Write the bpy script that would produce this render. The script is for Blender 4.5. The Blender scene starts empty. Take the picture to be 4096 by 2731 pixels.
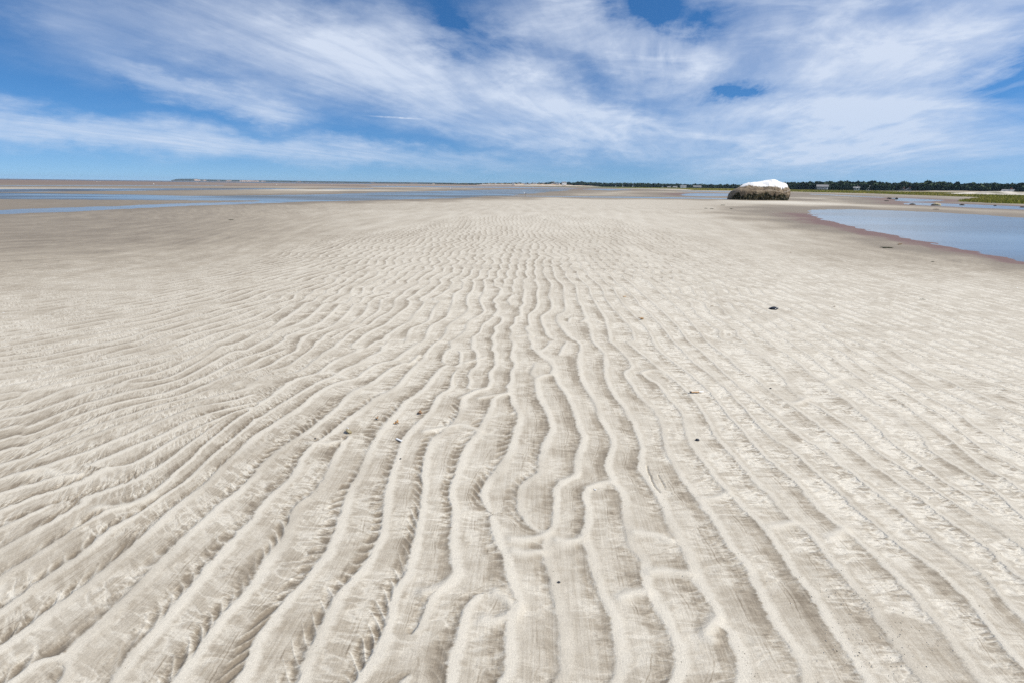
import bpy, math, random
import numpy as np
from mathutils import Matrix, Vector

rng = np.random.default_rng(7)
random.seed(7)
scene = bpy.context.scene
COL = scene.collection

# ------------------------------------------------------------------ camera
CAM_H, FPX = 1.4, 1934.0
PITCH, ROLL = math.radians(17.9), math.radians(0.716)
CP, SP, CR, SR = math.cos(PITCH), math.sin(PITCH), math.cos(ROLL), math.sin(ROLL)
cam_data = bpy.data.cameras.new("camera")
cam_data.sensor_width = 36.0
cam_data.lens = 36.0 * FPX / 4096.0
cam_data.clip_start = 0.05
cam_data.clip_end = 40000
cam = bpy.data.objects.new("camera", cam_data)
COL.objects.link(cam)
cam.matrix_world = Matrix(((CR, -SR, 0, 0), (SR * SP, CR * SP, -CP, 0), (SR * CP, CR * CP, SP, CAM_H), (0, 0, 0, 1)))
scene.camera = cam

# ------------------------------------------------------------------ light and exposure
SUN_EL, SUN_AZ = math.radians(50), math.radians(108)      # azimuth from the view direction, to the right
scene.view_settings.view_transform = 'Standard'
scene.view_settings.look = 'None'
scene.view_settings.exposure = 0.0
scene.view_settings.gamma = 1.0
scene.cycles.use_denoising = False      # keep the grain of the sand
sun_data = bpy.data.lights.new("sun", 'SUN')
sun_data.energy = 4.9
sun_data.angle = math.radians(0.53)
sun_data.color = (1.0, 0.95, 0.87)
sun = bpy.data.objects.new("sun", sun_data)
COL.objects.link(sun)
sd = Vector((math.sin(SUN_AZ) * math.cos(SUN_EL), math.cos(SUN_AZ) * math.cos(SUN_EL), math.sin(SUN_EL)))
sun.rotation_euler = sd.to_track_quat('Z', 'Y').to_euler()

# ------------------------------------------------------------------ pixel of the photograph -> direction -> ground
def ray(px, py):
    u = (np.asarray(px, float) - 2048) / FPX
    v = (1365.5 - np.asarray(py, float)) / FPX
    u2, v2 = CR * u - SR * v, SR * u + CR * v
    return u2, CP + v2 * SP, -SP + v2 * CP
def horizon(px):            # where the lens really put the horizon (it bows a little)
    return 709.5 + 0.01257 * px + 8.0 * (1 - ((px - 2048) / 2048.0) ** 2)
def unbow(px, py):
    px, py = np.asarray(px, float), np.asarray(py, float)
    off = 8.0 * (1 - ((px - 2048) / 2048.0) ** 2) - 4.5
    return px, py - off * np.clip((1100 - py) / 250.0, 0, 1)
def ground(px, py, z=0.0):
    x, y, d = ray(px, py)
    t = (z - CAM_H) / d
    return x * t, y * t
def far(px, py):
    return ground(*unbow(px, py))
def far_at(px, dist):       # point at a given range along the bearing of a pixel column near the horizon
    x, y, d = ray(px, horizon(np.asarray(px, float)))
    h = np.hypot(x, y)
    return x / h * dist, y / h * dist
def bearing(px, py):
    x, y, d = ray(px, py)
    return math.degrees(math.atan2(x, y)), math.degrees(math.atan2(d, math.hypot(x, y)))

# ------------------------------------------------------------------ world: Nishita sky with cirrus
world = bpy.data.worlds.new("World")
scene.world = world
world.use_nodes = True
world.cycles.sampling_method = 'MANUAL'
world.cycles.sample_map_resolution = 256
wt = world.node_tree
wt.nodes.clear()
class NT:
    def __init__(s, tree): s.t = tree
    def new(s, kind, **kw):
        n = s.t.nodes.new(kind)
        for k, v in kw.items(): setattr(n, k, v)
        return n
    def link(s, a, b): s.t.links.new(a, b)
    def put(s, sock, v):
        if v is None: return
        if isinstance(v, bpy.types.NodeSocket): s.t.links.new(v, sock)
        else: sock.default_value = v
    def math(s, op, a, b=None, c=None, clamp=False):
        n = s.new('ShaderNodeMath', operation=op); n.use_clamp = clamp
        s.put(n.inputs[0], a); s.put(n.inputs[1], b); s.put(n.inputs[2], c)
        return n.outputs[0]
    def vmath(s, op, a, b=None, out=0):
        n = s.new('ShaderNodeVectorMath', operation=op)
        s.put(n.inputs[0], a)
        if b is not None: s.put(n.inputs[1], b)
        return n.outputs[out]
    def xyz(s, x, y, z=0.0):
        n = s.new('ShaderNodeCombineXYZ')
        s.put(n.inputs[0], x); s.put(n.inputs[1], y); s.put(n.inputs[2], z)
        return n.outputs[0]
    def sep(s, v):
        n = s.new('ShaderNodeSeparateXYZ'); s.link(v, n.inputs[0]); return n.outputs
    def noise(s, vec, scale, detail=4.0, rough=0.5, lac=2.0, dist=0.0, out=0):
        n = s.new('ShaderNodeTexNoise')
        if vec is not None: s.link(vec, n.inputs['Vector'])
        n.inputs['Scale'].default_value = scale; n.inputs['Detail'].default_value = detail
        n.inputs['Roughness'].default_value = rough; n.inputs['Lacunarity'].default_value = lac
        n.inputs['Distortion'].default_value = dist
        return n.outputs[out]
    def mapr(s, v, a, b, c=0.0, d=1.0, kind='SMOOTHSTEP'):
        n = s.new('ShaderNodeMapRange', interpolation_type=kind)
        s.put(n.inputs[0], v)
        for i, q in enumerate((a, b, c, d)): s.put(n.inputs[1 + i], q)
        return n.outputs[0]
    def mapping(s, v, loc=(0, 0, 0), rot=(0, 0, 0), sc=(1, 1, 1), kind='POINT'):
        n = s.new('ShaderNodeMapping', vector_type=kind)
        s.link(v, n.inputs['Vector'])
        n.inputs['Location'].default_value = loc; n.inputs['Rotation'].default_value = rot
        n.inputs['Scale'].default_value = sc
        return n.outputs[0]
    def mix(s, f, a, b, blend='MIX'):
        n = s.new('ShaderNodeMix', data_type='RGBA', blend_type=blend)
        s.put(n.inputs['Factor'], f)
        for sock, v in ((n.inputs[6], a), (n.inputs[7], b)):
            if isinstance(v, tuple) and len(v) == 3: v = v + (1.0,)
            s.put(sock, v)
        return n.outputs[2]
W = NT(wt)
sky = W.new('ShaderNodeTexSky', sky_type='NISHITA')
sky.sun_disc = False
sky.sun_elevation = SUN_EL
sky.sun_rotation = SUN_AZ
sky.altitude = 0
sky.air_density, sky.dust_density, sky.ozone_density = 1.0, 0.15, 4.0
tc = W.new('ShaderNodeTexCoord')
dirn = W.vmath('NORMALIZE', tc.outputs['Generated'])
D = W.sep(dirn)
W.link(W.vmath('NORMALIZE', W.xyz(D[0], D[1], W.math('ADD', W.math('MULTIPLY', W.math('MAXIMUM', D[2], 0.0), 1.5), 0.10))), sky.inputs[0])   # clear sea air: little white at the horizon
az = W.math('MULTIPLY', W.math('ARCTAN2', D[0], D[1]), 57.2958)
elv = W.math('MULTIPLY', W.math('ARCSINE', D[2]), 57.2958)
ae = W.xyz(az, elv)
# cirrus sheet seen in perspective: coordinates on a level plane, x along the streaks
zc = W.math('ADD', W.math('MAXIMUM', D[2], 0.0), 0.045)
plane = W.xyz(W.math('DIVIDE', D[0], zc), W.math('DIVIDE', D[1], zc))
VP = math.radians(17.0)
plane = W.mapping(plane, rot=(0, 0, -(math.pi / 2 - VP)))
warp = W.noise(W.mapping(plane, sc=(0.25, 0.6, 1)), 1.0, 3, 0.55, out=1)
pl2 = W.vmath('ADD', plane, W.mapping(W.vmath('SUBTRACT', warp, (0.5, 0.5, 0.5)), sc=(1.6, 0.9, 0)))
fib = W.noise(W.mapping(pl2, sc=(0.35, 1.5, 1)), 1.0, 6, 0.62)
fine = W.noise(W.mapping(pl2, loc=(3, 7, 0), sc=(0.9, 5.0, 1)), 1.0, 5, 0.6)
puff = W.noise(W.mapping(pl2, loc=(9, 2, 0), sc=(0.8, 1.2, 1)), 1.0, 6, 0.58)
angn = W.noise(W.mapping(ae, loc=(4, 1, 0), rot=(0, 0, 0.12), sc=(0.075, 0.26, 1)), 1.0, 7, 0.62, dist=0.6)
aew = W.vmath('ADD', ae, W.mapping(W.vmath('SUBTRACT', W.noise(W.mapping(ae, sc=(0.13, 0.32, 1)), 1.0, 6, 0.65, out=1), (0.5, 0.5, 0.5)), sc=(11, 5.0, 0)))
STROKES = [  # photo pixels from -> to, half width, opacity
    ((100, 0), (900, 90), 80, .28), ((650, 60), (1400, 240), 105, .60), ((1200, 210), (1900, 400), 110, .78),
    ((1700, 340), (2500, 560), 120, .62), ((1000, 40), (1900, 250), 90, .40), ((0, 130), (700, 250), 70, .22),
    ((420, 250), (900, 400), 42, .46), ((800, 380), (1290, 480), 45, .72), ((850, 270), (1350, 400), 85, .26),
    ((-300, 470), (500, 525), 54, .88), ((350, 520), (1100, 590), 50, .84), ((1000, 575), (1750, 640), 38, .72), ((1600, 630), (2300, 690), 26, .36),
    ((1420, 30), (1720, 90), 55, .30), ((1950, 40), (2450, 150), 95, .66), ((2350, 140), (2850, 210), 70, .48),
    ((2050, 380), (2500, 470), 75, .52), ((1950, 540), (3000, 600), 50, .40), ((2700, 560), (4096, 560), 120, .44),
    ((3000, 420), (3600, 240), 120, .50), ((3250, 250), (4200, 60), 170, .62), ((3300, 430), (3900, 380), 130, .46),
    ((2900, 120), (3500, 20), 80, .36), ((2400, 250), (3100, 270), 85, .46), ((2450, 450), (3150, 490), 70, .50), ((1500, 490), (2000, 520), 30, .10),
    ((2600, 660), (4300, 680), 75, .40), ((1900, 300), (2300, 330), 60, .30), ((0, 20), (500, 60), 50, .16),
]
HOLES = [((2790, 390), (3060, 350), 34, .70), ((2480, 30), (2850, 75), 45, .42), ((1650, 110), (2050, 200), 55, .24), ((3900, 300), (4200, 270), 55, .35),
         ((2550, 215), (2750, 235), 30, .25)]
def strokes(lst):
    acc = None
    for (a, b, hw, op) in lst:
        A, B = bearing(*a), bearing(*b)
        cx, cy = (A[0] + B[0]) / 2, (A[1] + B[1]) / 2
        L = math.hypot(B[0] - A[0], B[1] - A[1]) / 2
        ang = math.atan2(B[1] - A[1], B[0] - A[0])
        hwd = hw / FPX * 57.3 * (0.55 + 0.45 * math.cos(math.radians(cx)))
        m = W.mapping(aew, loc=(cx, cy, 0), rot=(0, 0, ang), sc=(L * 1.25 + hwd * .6, hwd * 1.5, 1), kind='TEXTURE')
        ln = W.vmath('LENGTH', m, out=1)
        g = W.mapr(ln, 1.15, 0.0, 0.0, op)
        acc = g if acc is None else W.math('ADD', acc, g)
    return acc
place = strokes(STROKES)
holes = W.math('MULTIPLY', strokes(HOLES), W.mapr(fine, .60, .38, .25, 1.15))
inview = W.math('MULTIPLY', W.mapr(W.math('ABSOLUTE', az), 46, 70, 1.0, 0.0), W.mapr(elv, 18, 30, 1.0, 0.0))
general = W.mapr(puff, 0.36, 0.66, 0.0, 0.75)
dens = W.math('ADD', W.math('MULTIPLY', W.math('MINIMUM', place, 0.95), inview), W.math('MULTIPLY', general, W.math('SUBTRACT', 1.0, inview)))
dens = W.math('ADD', dens, W.math('MULTIPLY', W.mapr(angn, .42, .72, 0.0, .34), W.mapr(az, -18, 14, .12, 1.0)))
dens = W.math('SUBTRACT', dens, W.math('MULTIPLY', holes, inview))
tex = W.math('ADD', W.math('MULTIPLY', fib, 0.46), W.math('MULTIPLY', fine, 0.34))
tex = W.math('ADD', tex, W.math('MULTIPLY', puff, 0.42))
tex = W.math('ADD', tex, W.math('MULTIPLY', angn, 0.38))       # mean about .8
mod = W.mapr(tex, 0.58, 1.02, 0.42, 1.35, 'LINEAR')
dens = W.math('MULTIPLY', dens, mod)
dens = W.math('MULTIPLY', dens, W.mapr(elv, -0.5, 3.0, 0.12, 1.0))
# short contrail
cA, cB = bearing(1450, 463), bearing(1715, 479)
ct = W.mapping(ae, loc=((cA[0] + cB[0]) / 2, (cA[1] + cB[1]) / 2, 0), rot=(0, 0, math.atan2(cB[1] - cA[1], cB[0] - cA[0])), sc=(4.0, 0.13, 1), kind='TEXTURE')
ctn = W.noise(W.mapping(ae, sc=(2.2, 6, 1)), 1.0, 4, 0.7)
dens = W.math('ADD', dens, W.math('MULTIPLY', W.mapr(W.vmath('LENGTH', ct, out=1), 1.0, 0.1, 0.0, 0.55), W.mapr(ctn, .35, .65, .35, 1.1)))
dens = W.math('MINIMUM', W.math('MAXIMUM', dens, 0.0), 0.93)
SKY_GAIN = 0.113
hs = W.new('ShaderNodeHueSaturation')
hs.inputs['Saturation'].default_value = 1.22
W.link(sky.outputs[0], hs.inputs['Color'])
skyc = W.mix(1.0, hs.outputs[0], (0.82 * SKY_GAIN, 1.0 * SKY_GAIN, 1.10 * SKY_GAIN), 'MULTIPLY')
cloud = W.mix(W.mapr(elv, 0, 14), (0.60, 0.71, 0.885), (0.70, 0.78, 0.925))
skyc = W.mix(1.0, skyc, W.mix(W.mapr(elv, 0.0, 7.0), (1.16, 0.96, 0.90), (1.0, 1.0, 1.0)), 'MULTIPLY')      # haze towards the sea
final = W.mix(dens, skyc, cloud)
bg = W.new('ShaderNodeBackground')
W.link(final, bg.inputs[0])
bg.inputs[1].default_value = 1.0
wo = W.new('ShaderNodeOutputWorld')
W.link(bg.outputs[0], wo.inputs[0])

# ------------------------------------------------------------------ small helpers
def hash2(ix, iy, seed):
    h = (ix.astype(np.int64) * 374761393 + iy.astype(np.int64) * 668265263 + seed * 1442695041) & 0x7FFFFFFF
    h = (h ^ (h >> 13)) * 1274126177 & 0x7FFFFFFF
    return ((h ^ (h >> 16)) & 0xFFFF).astype(np.float32)
def perlin(x, y, seed=0):
    x = np.asarray(x, np.float32); y = np.asarray(y, np.float32)
    x0 = np.floor(x); y0 = np.floor(y)
    fx, fy = x - x0, y - y0
    ix, iy = x0.astype(np.int64), y0.astype(np.int64)
    u = fx * fx * fx * (fx * (fx * 6 - 15) + 10); v = fy * fy * fy * (fy * (fy * 6 - 15) + 10)
    def g(dx, dy):
        a = hash2(ix + dx, iy + dy, seed) * np.float32(2 * math.pi / 65536.0)
        return np.cos(a) * (fx - dx) + np.sin(a) * (fy - dy)
    n0 = g(0, 0) * (1 - u) + g(1, 0) * u
    n1 = g(0, 1) * (1 - u) + g(1, 1) * u
    return (n0 * (1 - v) + n1 * v) * 1.5
def fbm(x, y, octv=3, seed=0):
    a, s, t = 1.0, 0.0, 0.0
    for k in range(octv):
        s = s + a * perlin(x * 2 ** k, y * 2 ** k, seed + 17 * k); t += a; a *= 0.5
    return s / t
def sstep(a, b, x):
    t = np.clip((x - a) / (b - a), 0, 1)
    return t * t * (3 - 2 * t)
def blur(a, sig):
    r = int(3 * sig + 1)
    k = np.exp(-0.5 * (np.arange(-r, r + 1) / sig) ** 2); k /= k.sum()
    for ax in (0, 1):
        p = np.pad(a, [(r, r) if i == ax else (0, 0) for i in (0, 1)], mode='edge')
        out = 0
        n = a.shape[ax]
        for i, w in enumerate(k):
            out = out + w * (p[i:i + n] if ax == 0 else p[:, i:i + n])
        a = out
    return a
def bilin(a, gx, gy):
    gx = np.clip(gx, 0, a.shape[1] - 1.001); gy = np.clip(gy, 0, a.shape[0] - 1.001)
    ix, iy = gx.astype(np.int32), gy.astype(np.int32)
    fx, fy = gx - ix, gy - iy
    return (a[iy, ix] * (1 - fx) + a[iy, ix + 1] * fx) * (1 - fy) + (a[iy + 1, ix] * (1 - fx) + a[iy + 1, ix + 1] * fx) * fy

def mesh_from_arrays(name, V, F, smooth=True):
    """V (n,3), F (m,k) with k 3 or 4"""
    V = np.asarray(V, np.float32); F = np.asarray(F, np.int32)
    me = bpy.data.meshes.new(name)
    me.vertices.add(len(V)); me.vertices.foreach_set('co', V.ravel())
    me.loops.add(F.size); me.loops.foreach_set('vertex_index', F.ravel())
    me.polygons.add(len(F))
    me.polygons.foreach_set('loop_start', np.arange(0, F.size, F.shape[1], dtype=np.int32))
    me.update(calc_edges=True)
    me.polygons.foreach_set('use_smooth', np.full(len(F), smooth, bool))
    return me
def attr(me, name, arr):
    a = me.attributes.new(name, 'FLOAT', 'POINT')
    a.data.foreach_set('value', np.asarray(arr, np.float32).ravel())
def link(name, me, m=None, parent=None):
    o = bpy.data.objects.new(name, me)
    COL.objects.link(o)
    if m is not None: me.materials.append(m)
    if parent is not None: o.parent = parent
    return o
def tag(o, label=None, cat=None, group=None, kind=None):
    if label: o['label'] = label
    if cat: o['category'] = cat
    if group: o['group'] = group
    if kind: o['kind'] = kind
    return o
def empty(name, loc, rz=0.0):
    o = bpy.data.objects.new(name, None)
    COL.objects.link(o); o.location = loc; o.rotation_euler = (0, 0, rz)
    o.empty_display_size = 0.1
    return o
def grid_faces(nr, nc, wrap=False):
    i = np.arange(nr - 1)[:, None]; j = np.arange(nc if wrap else nc - 1)[None, :]
    j2 = (j + 1) % nc
    return np.stack([i * nc + j + 0 * i, i * nc + j2, (i + 1) * nc + j2, (i + 1) * nc + j], -1).reshape(-1, 4)

def material(name, color=(0.5, 0.5, 0.5), rough=0.7, spec=0.3, var=0.0, vscale=8.0, bump=0.0, bscale=60.0, attr_mix=None):
    m = bpy.data.materials.new(name); m.use_nodes = True
    n = NT(m.node_tree)
    b = m.node_tree.nodes['Principled BSDF']
    b.inputs['Roughness'].default_value = rough
    b.inputs['Specular IOR Level'].default_value = spec
    co = n.new('ShaderNodeTexCoord').outputs['Object']
    c = tuple(color) + (1,)
    src = None
    if attr_mix:
        for nm, col2 in attr_mix:
            a = n.new('ShaderNodeAttribute', attribute_name=nm)
            src = n.mix(a.outputs['Fac'], src if src is not None else c, col2)
    if var > 0:
        f = n.mapr(n.noise(co, vscale, 5, 0.6), 0.3, 0.7, 1 - var, 1 + var, 'LINEAR')
        src = n.mix(1.0, src if src is not None else c, n.xyz(f, f, f), 'MULTIPLY')
    if src is not None: n.link(src, b.inputs['Base Color'])
    else: b.inputs['Base Color'].default_value = c
    if bump > 0:
        bp = n.new('ShaderNodeBump'); bp.inputs['Strength'].default_value = 0.6; bp.inputs['Distance'].default_value = bump
        n.link(n.noise(co, bscale, 6, 0.6), bp.inputs['Height']); n.link(bp.outputs[0], b.inputs['Normal'])
    return m

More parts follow.
